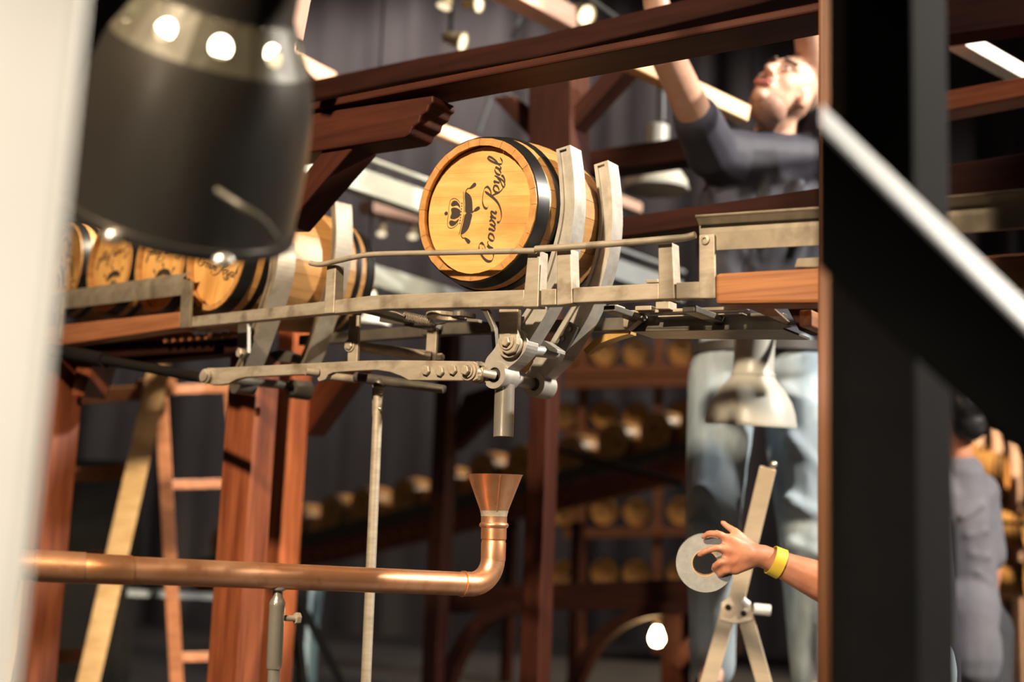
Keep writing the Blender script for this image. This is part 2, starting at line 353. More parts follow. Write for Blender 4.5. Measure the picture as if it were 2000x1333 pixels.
def barrel_proto(near, LB, prints=True):
    root = thing('oak_barrel', None, 'barrel', 'barrel', M=Matrix.Identity(4))
    YA = V((0, 1, 0)); ys = [LB * i / 8 for i in range(9)]
    if near:
        ns = 20; bounds = []; a = 0.
        for i in range(ns): w = 1 + .35 * math.sin(i * 2.7); bounds.append((a, a + w)); a += w
        for (u, v) in bounds:
            q = MB(); g = .0028
            A = [(u / a) * math.tau + g, (u + v) / 2 / a * math.tau, (v / a) * math.tau - g]
            rings = []
            for y in ys:
                ro = rad(y, LB); ri = ro - .014
                rings.append([V((ro * math.sin(t), y, ro * math.cos(t))) for t in A] + [V((ri * math.sin(t), y, ri * math.cos(t))) for t in A[::-1]])
            q.loft(rings); s = q.build('stave', G['oak'], root, True, local=True)
    else:
        q = MB(); rings = []
        prof = [(rad(0, LB) - .014, .012), (rad(0, LB) - .014, 0)] + [(rad(y, LB), y) for y in ys] + [(rad(LB, LB) - .014, LB), (rad(LB, LB) - .014, LB - .012)]
        q.lathe(prof, (0, 0, 0), YA, 22); q.build('staves', G['oak'], root, True, local=True)
    q = MB(); r = RH - .0142
    if near:                                                        # the head is jointed from boards
        xs = [-r, -.62 * r, -.2 * r, .22 * r, .6 * r, r]
        for i in range(5):
            a, b = xs[i] + .00012, xs[i + 1] - .00012; pts = []
            for k in range(9): x = a + (b - a) * k / 8; pts.append((x, math.sqrt(max(r * r - x * x, 0))))
            poly = [V((x, .014, z)) for x, z in pts] + [V((x, .014, -z)) for x, z in pts[::-1]]
            p2 = []
            for p in poly:
                if not p2 or (p - p2[-1]).length > 1e-5: p2.append(p)
            if (p2[0] - p2[-1]).length < 1e-5: p2.pop()
            hb = MB().prism(p2, V((0, .008, 0))); hb.build('head_board', G['oak_head'], root, local=True)
    else:
        q.lathe([(.001, .014), (r, .014), (r, .02)], (0, 0, 0), YA, 22); q.build('front_head', G['oak_head'], root, local=True)
    q = MB(); q.lathe([(.001, LB - .014), (r, LB - .014), (r, LB - .022)], (0, 0, 0), YA, 24); q.build('rear_head', G['oak_head'], root, local=True)
    for y0, y1 in ((.003, .031), (.051, .067), (LB - .067, LB - .051), (LB - .031, LB - .003)):
        q = MB(); q.lathe([(rad(y0, LB) - .001, y0), (rad(y0, LB) + .0022, y0), (rad((y0 + y1) / 2, LB) + .0022, (y0 + y1) / 2), (rad(y1, LB) + .0022, y1), (rad(y1, LB) - .001, y1)], (0, 0, 0), YA, 48 if near else 22)
        h = q.build('hoop', G['hoop'], root, True, local=True)
        if near:
            q = MB(); ym = (y0 + y1) / 2
            for dx in (-.006, .006): q.ball((dx, ym, rad(ym, LB) + .002), .003, n=8, m=5)
            q.build('rivet', G['dark_steel'], h, True, local=True)
    if prints:
        for me in (LET, EMB):
            o = obj(me.name, me, None, root); o.location = (0, .0137, 0)
            if not me.materials: me.materials.append(G['ink'])
    return root
LET, EMB = lettering(), emblem()
def face_matrix(c, axis, spin, scale=1., up=Z):
    y = axis.normalized(); x = y.cross(up).normalized(); z = x.cross(y)
    M = Matrix(((x.x, y.x, z.x, c.x), (x.y, y.y, z.y, c.y), (x.z, y.z, z.z, c.z), (0, 0, 0, 1)))
    return M @ Matrix.Rotation(-math.radians(spin), 4, 'Y') @ Matrix.Scale(scale, 4)
PROTO = {'near': barrel_proto(True, .300), 'long': barrel_proto(True, .385), 'far': barrel_proto(False, .33)}
used = dict.fromkeys(PROTO, False)
def barrel(kind, c, axis, spin, label, group=None, scale=1.):
    src = PROTO[kind]
    o = copy_tree(src) if used[kind] else src
    used[kind] = True
    o.matrix_world = face_matrix(c, axis, spin, scale)
    o['label'] = label
    if group: o['group'] = group
    return o
def yaw(deg, dz=0.): a = math.radians(deg); return V((math.sin(a), math.cos(a), dz))

barrel('near', on(929, 409, PM, .035), yaw(34.5, .045), 84, 'small oak barrel with black crown emblem, resting in the tall steel cradle', None, 1.02)
barrel('long', on(420, 497, PL, .045), yaw(47), -18, 'oak barrel lying in the left cradle, top brightly lit, script running uphill', 'barrels waiting on the left runway')
for x, y, sp, lb in ((311, 511, 176, 'darker barrel with inverted emblem, under the rim of the black lamp'),
                     (212, 517, 184, 'barrel with upside-down script above its emblem, second from the cream post'),
                     (120, 522, 118, 'barrel with tilted sideways script, right beside the cream post')):
    barrel('long', on(x, y, PL, .06), yaw(47), sp, 'oak ' + lb, 'barrels waiting on the left runway', .97)

# ------------------------------------------------------------------ runway of steel rails around the tipping cradles
RW = thing('barrel_runway', on(1040, 597, PM), 'brushed steel rail with uprights and round guard rod, carrying the tilted barrel', 'rail')
def rail(pl, pts, dep=.024, off=0, name='front_rail', m='steel', par=None, bevel=.002):
    q = MB(); plate(q, pl, pts, dep, off); return q.build(name, G[m], par or RW, bevel=bevel)
rail(PL, [(366, 620), (648, 587), (648, 612), (366, 640)], .024)
rail(PM, [(648, 587), (728, 577), (1024, 566), (1024, 599), (750, 604), (648, 613)])
rail(PM, [(1056, 565), (1086, 564), (1086, 596), (1056, 597)])
rail(PM, [(1119, 562), (1287, 553), (1287, 585), (1119, 592)])
rail(PM, [(1320, 552), (1368, 550), (1368, 583), (1320, 584)])
for pts, dp in (([(638, 519), (656, 517), (652, 612), (632, 613)], .026), ([(1031, 491), (1055, 490), (1051, 600), (1020, 600)], .028),
            ([(1087, 488), (1115, 486), (1118, 593), (1087, 597)], .028), ([(1285, 476), (1313, 474), (1318, 584), (1286, 585)], .026)):
    q = MB(); plate(q, PM, pts, dp, -.003); q.build('upright', G['steel'], RW, bevel=.002)
q = MB(); plate(q, PM, [(1365, 459), (1395, 457), (1397, 583), (1365, 583)], .006, -.004)
up4 = q.build('end_plate', G['steel'], RW, bevel=.0015)
q = MB(); c = on(1378, 469, PM, -.004); q.lathe([(.0085, 0), (.008, .003), (.004, .004), (.0035, .001), (.0005, .001)], c, -EM2, 16); q.build('screw', G['bolt'], up4, True)
q = MB(); q.tube(catmull([on(x, y, PM, -.012) for x, y in ((606, 514), (622, 517), (642, 514), (690, 503), (735, 497), (860, 494), (1046, 490))], 5), .0055, 10); q.build('guard_rod', G['steel'], RW, True)
q = MB(); q.tube(catmull([on(x, y, PM, -.012) for x, y in ((1046, 487), (1200, 476), (1310, 467), (1340, 464), (1358, 459))], 5), .0062, 10); q.build('guard_rod', G['steel'], RW, True)
# rear rail, the same height, behind
q = MB()
a, b = on(650, 612, PM) + EM2 * .30, on(1395, 583, PM) + EM2 * .30
q.beam(a + Z * .012, b + Z * .012, .022, .026); q.build('rear_rail', G['dark_steel'], RW, bevel=.002)
q = MB(); a2 = on(366, 640, PL) + EL2 * .33
q.beam(a2 + Z * .012, on(650, 612, PL) + EL2 * .33 + Z * .012, .022, .026); q.build('rear_rail', G['dark_steel'], RW, bevel=.002)
for x in (700, 1190, 1345):
    q = MB(); a = on(x, 590, PM, .02) + Z * -.012; q.beam(a, a + EM2 * .28, .024, .012); q.build('cross_bar', G['dark_steel'], RW, bevel=.002)

# cradle arms
def arm(par, pl, left, right, off, dep, m='steel_pale', groove=True):
    """left/right: front-face edges in picture order from top down"""
    k = 5
    L = catmull([on(x, y, pl, off) for x, y in left], k); R = catmull([on(x, y, pl, off) for x, y in right], k)
    q = MB(); n = pl[1]; rings = []
    for a, b in zip(L, R):
        w = b - a; g = .006 if groove else 0
        p = [a, a + w * .22, a + w * .22 + n * g, a + w * .72 + n * g, a + w * .72, b, b + n * dep, a + n * dep]
        rings.append(p)
    rings[0] = [p + Z * 0 for p in rings[0]]
    e = rings[0]; w = e[5] - e[0]
    cap0 = [e[0], e[1], e[1], e[4], e[4], e[5], e[6], e[7]]
    down = (rings[1][0] - rings[0][0])
    rings = [cap0, [p + down * .55 for p in cap0]] + [[p + down * .56 for p in rings[0]]] + rings[1:]
    q.loft(rings)
    return q.build('arm', G[m], par, bevel=.0012)
C1 = thing('barrel_cradle', on(985, 745, PM, .1), 'tipping cradle of two tall curved steel arms holding the emblem barrel', 'cradle')
arm(C1, PM, [(1086, 292), (1092, 350), (1094, 410), (1083, 470), (1058, 550), (1029, 603), (992, 655)],
    [(1113, 283), (1120, 340), (1122, 400), (1114, 470), (1094, 550), (1071, 604), (1030, 672)], .097, .042)
arm(C1, PM, [(1160, 322), (1167, 380), (1170, 430), (1163, 490), (1142, 556), (1108, 612), (1068, 680)],
    [(1187, 313), (1194, 370), (1196, 430), (1190, 490), (1174, 556), (1150, 617), (1104, 694)], .236, .042)
# lower lobes of the arms with collars
def lobe(par, pl, pts, off, dep, m='steel_pale'):
    q = MB(); plate(q, pl, [(p.x, p.y) for p in catmull([(x, y, 0) for x, y in pts], 4, True)], dep, off); return q.build('arm_lobe', G[m], par, bevel=.001)
lobe(C1, PM, [(1004, 640), (1026, 655), (1028, 680), (1010, 705), (990, 722), (976, 742), (950, 728), (948, 704), (966, 680), (982, 650)], .090, .040)
lobe(C1, PM, [(1082, 670), (1102, 680), (1100, 702), (1082, 720), (1066, 736), (1056, 748), (1034, 738), (1036, 715), (1052, 692)], .230, .040)
def collar(par, c, n, ro, ri, ln, m='steel_pale', name='collar'):
    q = MB(); q.lathe([(ri, 0), (ro, 0), (ro, ln), (ri, ln), (ri, 0)], c, n, 28); return q.build(name, G[m], par, True)
collar(C1, on(965, 733, PM, .080), EM2, .0265, .0150, .050)
for c_, r_ in ((on(965, 733, PM, .0797), .0165), (on(1043, 751, PM, .2237), .0165)):
    q = MB(); q.lathe([(.001, .004), (r_ - .002, .004), (r_, 0), (r_, .006)], c_, EM2, 26); q.build('bore_shade', G['leather'], C1, True)  # dark disc painted in for the shaded hole of the collar
collar(C1, on(1043, 751, PM, .224), EM2, .0255, .0135, .048)
q = MB(); q.cyl(on(968, 734, PM, .10), on(1058, 755, PM, .272), .0125, 18); q.tube([on(936, 727, PM, .068), on(966, 733, PM, .0775), on(968, 734, PM, .10)], .0086, 14); q.build('shaft', G['steel_pale'], C1, True)
q = MB(); plate(q, PM, [(974, 604), (1012, 604), (1010, 672), (1003, 688), (990, 692), (979, 686), (974, 672)], .012, .070); hg = q.build('hanger_strap', G['steel'], C1, bevel=.002)
collar(C1, on(994, 672, PM, .079), EM2, .027, .011, .012, 'steel', 'pivot_boss')
q = MB(); q.hexa(on(991, 668, PM, .070), -EM2, .0105, .010); q.lathe([(.016, 0), (.016, .003), (.006, .0032)], on(991, 668, PM, .070), -EM2, 20); q.build('pivot_bolt', G['bolt'], hg, bevel=.0006)
q = MB(); q.cyl(on(1030, 684, PM, .125), on(1086, 691, PM, .205), .0115, 16); q.build('pivot_pin', G['steel_pale'], C1, True)
q = MB(); plate(q, PM, [(1046, 668), (1062, 665), (1089, 683), (1088, 690), (1046, 678)], .03, .170); q.build('stop_block', G['steel_pale'], C1, bevel=.001)
q = MB(); plate(q, PM, [(1112, 628), (1128, 640), (1104, 690), (1082, 682)], .008, .226); bp = q.build('bolt_plate', G['dark_steel'], C1, bevel=.001)
for x, y in ((1113, 643), (1099, 662)):
    q = MB(); q.lathe([(.0065, 0), (.006, .004), (.003, .0055), (.0003, .0056)], on(x, y, PM, .226), -EM2, 12); q.build('stud', G['dark_steel'], bp, True)
q = MB(); plate(q, PM, [(934, 600), (944, 612), (958, 640), (963, 700), (970, 700), (966, 640), (952, 606), (946, 598)], .012, .12); q.build('curved_bracket', G['dark_steel'], C1, bevel=.001)
q = MB(); plate(q, PM, [(1040, 706), (1021, 709), (1008, 722), (1026, 730)], .004, .18); q.build('ochre_tab', G['ochre'], C1)
q = MB(); plate(q, PM, [(p.x, p.y) for p in catmull([(1140, 684, 0), (1165, 660, 0), (1195, 650, 0), (1228, 646, 0)], 4)] + [(p.x, p.y) for p in catmull([(1228, 652, 0), (1195, 662, 0), (1168, 674, 0), (1146, 694, 0)], 4)], .03, .30); q.build('ochre_guide', G['ochre'], C1)
# spout
q = MB(); a, b = on(986, 752, PM, .11), on(983, 854, PM, .11); q.lathe([(.0195, 0), (.0195, (b - a).length), (.0178, (b - a).length), (.0178, 0)], a, b - a, 28)
tag(q.build('drain_spout', G['chrome'], None, True), 'short steel spout hanging below the cradle, above the copper funnel', 'spout')

# left cradle
C2 = thing('barrel_cradle', on(480, 750, PL, .12), 'dark steel cradle arms curving under the lit barrel on the left', 'cradle')
arm(C2, PL, [(524, 470), (527, 500), (522, 545), (508, 592), (489, 645), (468, 700), (452, 730)], [(540, 468), (543, 500), (537, 545), (523, 592), (504, 645), (480, 710), (462, 745)], .100, .050, 'gutter')
arm(C2, PL, [(646, 395), (648, 450), (645, 500), (636, 550), (618, 612), (594, 680), (574, 720)], [(655, 393), (657, 450), (654, 500), (646, 550), (628, 612), (604, 682), (584, 730)], .270, .050, 'gutter')
collar(C2, on(458, 748, PL, .10), EL2, .026, .014, .05, 'dark_steel'); collar(C2, on(570, 760, PL, .27), EL2, .024, .012, .05, 'dark_steel')
q = MB(); q.cyl(on(405, 736, PL, -.03), on(600, 758, PL, .36), .0105, 14); q.build('shaft', G['dark_steel'], C2, True)
q = MB(); plate(q, PL, [(464, 632), (482, 630), (482, 690), (472, 704), (462, 690)], .012, .075); hg = q.build('hanger_strap', G['dark_steel'], C2, bevel=.002)
q = MB(); q.hexa(on(472, 690, PL, .075), -EL2, .012, .01); q.build('pivot_bolt', G['bolt'], hg)
q = MB(); plate(q, PL, [(520, 690), (548, 682), (590, 700), (588, 712), (540, 706)], .03, .27); q.build('stop_block', G['dark_steel'], C2, bevel=.002)
q = MB(); plate(q, PL, [(604, 652), (612, 664), (598, 700), (588, 694)], .02, .28); q.build('bolt_plate', G['dark_steel'], C2, bevel=.002)

# lever that links the two cradles
PV = vplane(on(922, 725, PM, .062), on(405, 736, PL, -.05))
LV = thing('linkage_lever', on(700, 720, PV), 'long flat steel lever with bolts linking the two cradles under the rail', 'lever')
q = MB()
top = [(405, 719), (421, 719), (602, 710), (680, 706), (735, 704), (787, 704), (925, 706), (940, 714), (944, 726), (938, 738), (925, 744)]
bot = [(916, 744), (798, 743), (783, 735), (761, 727), (735, 723), (690, 725), (650, 728), (640, 733), (635, 742), (622, 746), (618, 738), (624, 731), (560, 733), (480, 737), (462, 741), (447, 749), (430, 752), (412, 752), (400, 746), (396, 735), (399, 724)]
plate(q, PV, top + bot, .014); q.build('lever_bar', G['steel'], LV, bevel=.0016)
for x, y in ((834, 724), (861, 726), (886, 723)):
    q = MB(); q.hexa(on(x, y, PV), -PV[1], .0106, .007); q.build('hex_bolt', G['bolt'], LV, bevel=.0006)
q = MB(); c = on(916, 725, PV); q.lathe([(.019, 0), (.019, .004), (.014, .0045), (.014, .008), (.010, .0082)], c, -PV[1], 24); q.build('washer', G['steel'], LV, True)
q = MB(); q.hexa(c - PV[1] * .008, -PV[1], .0105, .009); q.build('hex_bolt', G['bolt'], LV, bevel=.0008)
q = MB(); c = on(931, 727, PV, .016); q.lathe([(.012, 0), (.021, 0), (.021, .006), (.016, .0065), (.016, .012), (.021, .0125), (.021, .018), (.012, .018)], c, EM2, 26); q.build('retaining_ring', G['steel_pale'], LV, True)
q = MB()
for y in (711, 739): q.box(on(938, y, PV, -.002), EM1 * .003, EM2 * .004, Z * .004)
q.build('split_pin', G['chrome'], LV)
q = MB(); c = on(405, 736, PV); q.lathe([(.017, 0), (.017, .008), (.012, .009), (.012, .013), (.006, .0135), (.0003, .0135)], c, -PV[1], 24); q.build('end_boss', G['steel'], LV, True)
q = MB(); c = on(614, 728, PV); q.tube([c + EM1 * .012, c - PV[1] * .022 + EM1 * -.004], .009, 12); q.build('side_bolt', G['bolt'], LV, True)

# roller with two hanger straps, spring and ring lever
RL = thing('hanging_roller', on(770, 690, PM, .10), 'steel roller on two flat straps beneath the rail, between the cradles', 'roller')
for pts, of in (([(681, 618), (701, 616), (697, 712), (678, 714)], .09), ([(834, 640), (853, 640), (850, 706), (830, 706)], .20)):
    q = MB(); plate(q, PM, pts, .008, of); q.build('strap', G['steel'], RL, bevel=.0015)
q = MB(); q.cyl(on(697, 677, PM, .11), on(842, 697, PM, .20), .0115, 16); q.build('roller_tube', G['steel'], RL, True)
q = MB(); q.hexa(on(684, 675, PM, .09), -EM2, .0105, .008); q.lathe([(.014, 0), (.014, .003), (.005, .003)], on(684, 675, PM, .09), -EM2, 18); q.build('bolt', G['bolt'], RL)
q = MB(); q.hexa(on(856, 699, PM, .21), EM1, .009, .012); q.build('nut', G['bolt'], RL)
SP = thing('tension_spring', on(815, 628, PM, .08), 'tightly coiled steel tension spring hooked below the rail', 'spring')
q = MB(); a, b = on(790, 618, PM, .08), on(843, 629, PM, .10); d, sx, sy = frame(b - a); pts = []
for i in range(17 * 12 + 1):
    t = i / 12 * math.tau; pts.append(a.lerp(b, i / (17 * 12)) + (sx * math.cos(t) + sy * math.sin(t)) * .0092)
q.tube(pts, .00075, 5); q.build('coil', G['bolt'], SP, True)
q = MB(); q.tube([on(758, 607, PM, .07), on(775, 611, PM, .075), a], .0011, 6); q.tube(catmull([b, on(852, 634, PM, .1), on(868, 632, PM, .1), on(880, 626, PM, .1)], 4), .0011, 6); q.build('hook_wire', G['bolt'], SP, True)
RG = thing('ring_lever', on(880, 625, PM, .11), 'flat bronze-tinted ring lever holding the coil spring end', 'lever')
def flatring(c, ax, ay, ro, ri, h):
    q = MB(); n = 24; R = lambda k, z: [c + ax * (ro * k[0] if 0 else 0) for _ in range(0)]
    rings = []
    for r, z in ((ri, 0), (ro, 0), (ro, h), (ri, h)):
        rings.append([c + ax * (r[0] * math.cos(i * math.tau / n)) + ay * (r[1] * math.sin(i * math.tau / n)) + Z * z for i in range(n)])
    return q.loft(rings, closed=True)
c = on(870, 622, PM, .11); flatring(c, EM1, EM2, (.036, .045), (.022, .028), .008).build('ring', G['bolt'], RG, bevel=.001)
c = on(905, 622, PM, .12); flatring(c, EM1, EM2, (.022, .03), (.009, .012), .010).build('ring_boss', G['dark_steel'], RG, bevel=.001)
q = MB(); q.beam(on(915, 626, PM, .1), on(938, 628, PM, .1), .012, .006); q.build('lug', G['chrome'], RG, bevel=.0006)
q = MB(); plate(q, PM, [(742, 608), (800, 612), (850, 634), (842, 646), (740, 628)], .008, .19)
tag(q.build('support_plate', G['dark_steel'], None, bevel=.001), 'sloping grey steel gusset plate behind the coil spring', 'plate')

# T-handle and pole
PT = thing('push_pole', on(715, 1333, PM, .14), 'slim pale steel pole hanging from a slanted tube behind the copper pipe', 'pole')
b0 = on(740, 752, PM, .14); b1 = on(714, 1345, PM, .14)
q = MB(); q.tube([b0, b0.lerp(b1, .1), b1 + (b1 - b0) * .25], [.0105, .0105, .0105], 14); q.build('pole', G['steel'], PT, True)
q = MB(); plate(q, PM, [(727, 752), (741, 752), (739, 805), (726, 815)], .006, .142); br = q.build('bracket', G['gutter'], PT, bevel=.001)
q = MB()
for x, y in ((744, 768), (742, 799)): q.ball(on(x, y, PM, .129), .0042, n=10, m=6)
q.build('rivet', G['chrome'], br, True)
q = MB(); q.tube([on(640, 735, PM, .15), on(695, 741, PM, .15)], .0085, 12); q.build('cross_tube', G['steel'], PT, True)
q = MB(); q.tube([on(696, 737, PM, .15), on(790, 750, PM, .15), on(868, 761, PM, .16)], [.0115, .0105, .0088], 14); q.build('cross_tube', G['dark_steel'], PT, True)
q = MB(); q.ball(on(741, 751, PM, .142), .014, n=12, m=8); q.build('weld', G['dark_steel'], PT, True)

# black push rod on the left
q = MB(); q.tube([on(60, 676, PL, -.02), on(205, 704, PL, -.02)], .020, 14); q.tube([on(205, 704, PL, -.02), on(395, 738, PL, -.02)], .0125, 12)
tag(q.build('push_rod', G['black_paint'], None, True), 'black round rod running from the cream post to the lever end', 'rod')

# ------------------------------------------------------------------ sheet-metal troughs and wooden rails
TR = thing('side_trough', on(1480, 480, PM), 'bent olive sheet-steel side guard above the orange rail, flared at its top', 'guard')
def trough(par, pl, top, fold, bot, off=0, flare=.022):
    q = MB(); t = .003; n = pl[1]
    R = []
    for a, b, c in zip(top, fold, bot):
        A = on(*a, pl, off - flare); A2 = on(*a, pl, off - flare) + Z * -.004 - n * .0
        B = on(*b, pl, off); C_ = on(*c, pl, off)
        m = A.lerp(B, .5) + n * .006
        R.append([A, m, B, C_, C_ + n * t, B + n * t, m + n * t, A + n * t + Z * .001])
    q.loft(R); return q.build('sheet', G['gutter'], par)
trough(TR, PM, [(1359, 424), (1600, 408), (2040, 371)], [(1366, 456), (1600, 441), (2040, 410)], [(1372, 490), (1600, 479), (2040, 442)], .004, .010)
q = MB(); q.tube([on(1359, 423, PM, -.018), on(1600, 407, PM, -.018), on(2040, 370, PM, -.018)], .0026, 8); q.build('rolled_edge', G['gutter'], TR, True)
T2 = thing('side_trough', on(240, 580, PL), 'dark curved sheet-steel side guard along the waiting barrels, ended by a strip', 'guard')
q = MB(); R = []
for (x0, y0, y1) in ((-60, 584, 640), (100, 566, 606), (356, 527, 576)):
    a, b = on(x0, y0, PL, -.004), on(x0 - 3, y1, PL, -.004); R_ = []
    prof = [(0, .030), (.12, .012), (.3, .002), (.6, 0), (1, .004)]
    for t, o_ in prof: R_.append(a.lerp(b, t) + EL2 * o_)
    R_ += [p + EL2 * .003 for p in R_[::-1]]
    R.append(R_)
q.loft(R); q.build('sheet', G['gutter'], T2, True)
for pts in ([(355, 545), (373, 548), (369, 640), (350, 641)], [(108, 583), (122, 582), (116, 662), (106, 662)]):
    q = MB(); plate(q, PL, pts, .008, -.009); q.build('support_strip', G['gutter'], T2, bevel=.001)
face_wood('wooden_rail', 'square orange softwood rail butting against the right end plate', PM, [(1397, 534), (1612, 522), (2060, 490), (2060, 558), (1612, 592), (1397, 594)], .06, 'orange_wood', 'rail', 0, .006, EM1)
face_wood('wooden_rail', 'reddish brown wooden rail under the waiting barrels on the left', PL, [(-60, 655), (351, 609), (351, 641), (-60, 700)], .05, 'brown_wood', 'rail', 0, .004, EL1)
face_wood('wooden_rail', 'far brown wooden rail behind the waiting barrels', PL, [(-60, 684), (351, 645), (351, 662), (-60, 706)], .05, 'brown_wood', 'rail', .30, .004, EL1)
face_wood('under_beam', 'dark red timber under the left wooden rail, above the black rod', PL, [(-60, 690), (470, 652), (470, 688), (-60, 740)], .06, 'dark_wood', 'beam', .16, .004, EL1)
RO = thing('roller_row', on(400, 662, PL, .14), 'row of small brown roller ends below the left rail', 'rollers')
for i in range(9):
    x = 322 + i * 16; q = MB(); c = on(x, 664 - i * 1.4, PL, .13); q.cyl(c, c + EL2 * .03, .0085, 10); q.build('roller', G['brown_wood'], RO, True)
q = MB(); plate(q, PM, [(1550, 523), (1556, 505), (1616, 501), (1616, 523)], .05, .01)
tag(q.build('stop_wedge', G['gutter'], None, bevel=.002), 'small chamfered grey steel block sitting on the orange rail', 'block')
# under-tray on the right
UT = thing('under_tray', on(1370, 630, PM, .1), 'shallow steel tray slung beneath the right rail, with two edge strips', 'tray')
q = MB(); plate(q, PM, [(1220, 618), (1500, 611), (1545, 638), (1520, 643), (1235, 648), (1217, 640)], .006, .14); q.build('tray_web', G['dark_steel'], UT, bevel=.001)
q = MB(); a, b = on(1217, 641, PM, .14), on(1530, 642, PM, .14); q.beam(a + EM2 * .06, b + EM2 * .06, .12, .004); q.build('tray_floor', G['dark_steel'], UT)
for pts in ([(1207, 607), (1455, 598), (1455, 604), (1207, 614)], [(1285, 617), (1450, 611), (1450, 614), (1285, 620)], [(1217, 616), (1255, 616), (1255, 619), (1223, 645), (1217, 640)]):
    q = MB(); plate(q, PM, pts, .02, .115); q.build('edge_strip', G['steel'], UT, bevel=.001)
for pts in ([(1240, 598), (1272, 597), (1272, 606), (1240, 607)], [(1280, 590), (1307, 588), (1307, 604), (1280, 604)], [(1188, 596), (1206, 595), (1206, 604), (1188, 604)], [(1259, 546), (1285, 545), (1285, 552), (1262, 553)]):
    q = MB(); plate(q, PM, pts, .03, .10); q.build('spacer', G['steel'], UT, bevel=.0015)
q = MB(); plate(q, PM, [(1440, 593), (1500, 593), (1538, 627), (1528, 631)], .012, .10); q.build('brace_plate', G['gutter'], UT, bevel=.001)
face_wood('cross_timber', 'short ribbed orange timber end under the orange rail, beside the post', PM, [(1560, 606), (1586, 605), (1586, 638), (1560, 638)], .30, 'orange_wood', 'timber', .10, .003, EM2)
face_wood('under_beam', 'dark timber behind the ribbed timber end under the orange rail', PM, [(1534, 596), (1640, 590), (1640, 648), (1560, 646)], .06, 'dark_wood', 'beam', .16, .003, EM1)

# ------------------------------------------------------------------ copper pipe with funnel
A_, B_ = at(918, 1142, 2.42), at(240, 1114, 2.06)
PC = vplane(A_, B_); RP = .0222
CP = thing('copper_pipe', on(560, 1128, PC) - Z * .03, 'long bright copper pipe crossing the foreground, bending up to a funnel', 'pipe')
pd = (A_ - B_).normalized()
q = MB(); q.tube([on(240, 1114, PC), on(912, 1141.5, PC)], RP, 28); q.build('pipe_run', G['copper'], CP, True)
ctr = on(963, 1095, PC); bend = []
e0, e1 = on(905, 1141.5, PC), on(963, 1065, PC); k = on(963, 1143, PC)
for i in range(13):
    t = i / 12; s0 = k + (e0 - k).normalized() * .052; s1 = k + (e1 - k).normalized() * .052
    cc = s0 + s1 - k; th = t * math.pi / 2
    bend.append(cc + (s0 - cc) * math.cos(th) * 1 + (s1 - cc) * math.sin(th))
q = MB(); q.tube([e0] + bend + [on(963.5, 1093, PC)], RP * 1.05, 28); q.build('elbow', G['copper'], CP, True)
q = MB(); q.tube([on(902, 1141, PC), on(906, 1141.5, PC)], RP * 1.10, 28); q.build('joint_ring', G['copper_dull'], CP, True)
q = MB(); F = lambda y: on(964 + (1060 - y) * .02, y, PC); fx = F(1095); axf = (F(940) - F(1095)).normalized(); s = 2500 / (fx - CAM).dot(FWD)
H = lambda y: (1095 - y) / s * 1.0
q.lathe([(24 / s, H(1096)), (24.5 / s, H(1062)), (23.4 / s, H(1059)), (23.2 / s, H(1056)), (25 / s, H(1054)), (25 / s, H(1033)), (28 / s, H(1030)), (29 / s, H(1027)), (28 / s, H(1024)), (25.5 / s, H(1022))], fx, axf, 32)
q.build('sleeve', G['copper_dull'], CP, True)
FN = thing('copper_funnel', F(1022), 'copper funnel with open rim standing on the pipe end below the spout', 'funnel')
q = MB(); q.lathe([(25.5 / s, H(1023)), (25.5 / s, H(1006)), (27 / s, H(1001)), (54 / s, H(930)), (55.5 / s, H(928.5)), (54 / s, H(928.5)), (26 / s, H(1002)), (24.6 / s, H(1010))], fx, axf, 40); q.build('cone', G['copper'], FN, True)
q = MB(); q.lathe([(25.8 / s, H(1010)), (26.4 / s, H(1005)), (27.6 / s, H(1000)), (27.9 / s, H(999))], fx, axf, 32); q.build('solder_band', G['solder'], FN, True)
q = MB(); cf = (CAM - F(960)); cf.z = 0; cf.normalize(); sd = V((cf.y, -cf.x, 0)); aa = (cf * .99 + sd * -.2).normalized()
q.tube([F(1000) + aa * (27.6 / s), F(932) + aa * (53.6 / s)], .0012, 6); q.build('seam', G['copper_dull'], FN, True)
# left couplings of the pipe
def seg(a, b, r, name, m): q = MB(); q.tube([a, b], r, 28); return q.build(name, G[m], CP, True)
c0 = on(240, 1114, PC); kd = V((-.93, .0, 0)); kd = (pd * -1 + V((0, .22, 0))).normalized()
q = MB(); c1 = c0 - pd * .055
q.tube(catmull([c0 + pd * .012, c0 - pd * .02, c0 - pd * .03 + kd * .012, c0 - pd * .02 + kd * .04], 4), RP * 1.07, 28); q.build('elbow', G['copper_dull'], CP, True)
c2 = c0 - pd * .02 + kd * .04
q = MB(); q.tube([c2, c2 + kd * .075], RP * 1.12, 28); q.build('coupling', G['copper'], CP, True)
q = MB(); q.tube(catmull([c2 + kd * .075, c2 + kd * .10, c2 + kd * .115 - pd * .01, c2 + kd * .12 - pd * .03], 4), RP * 1.05, 28); q.build('elbow', G['copper_dull'], CP, True)
c3 = c2 + kd * .12 - pd * .03
q = MB(); q.tube([c3, c3 - pd * .02], RP * 1.13, 28); q.tube([c3 - pd * .02, c3 - pd * .4], RP, 28); q.build('pipe_run', G['copper'], CP, True)
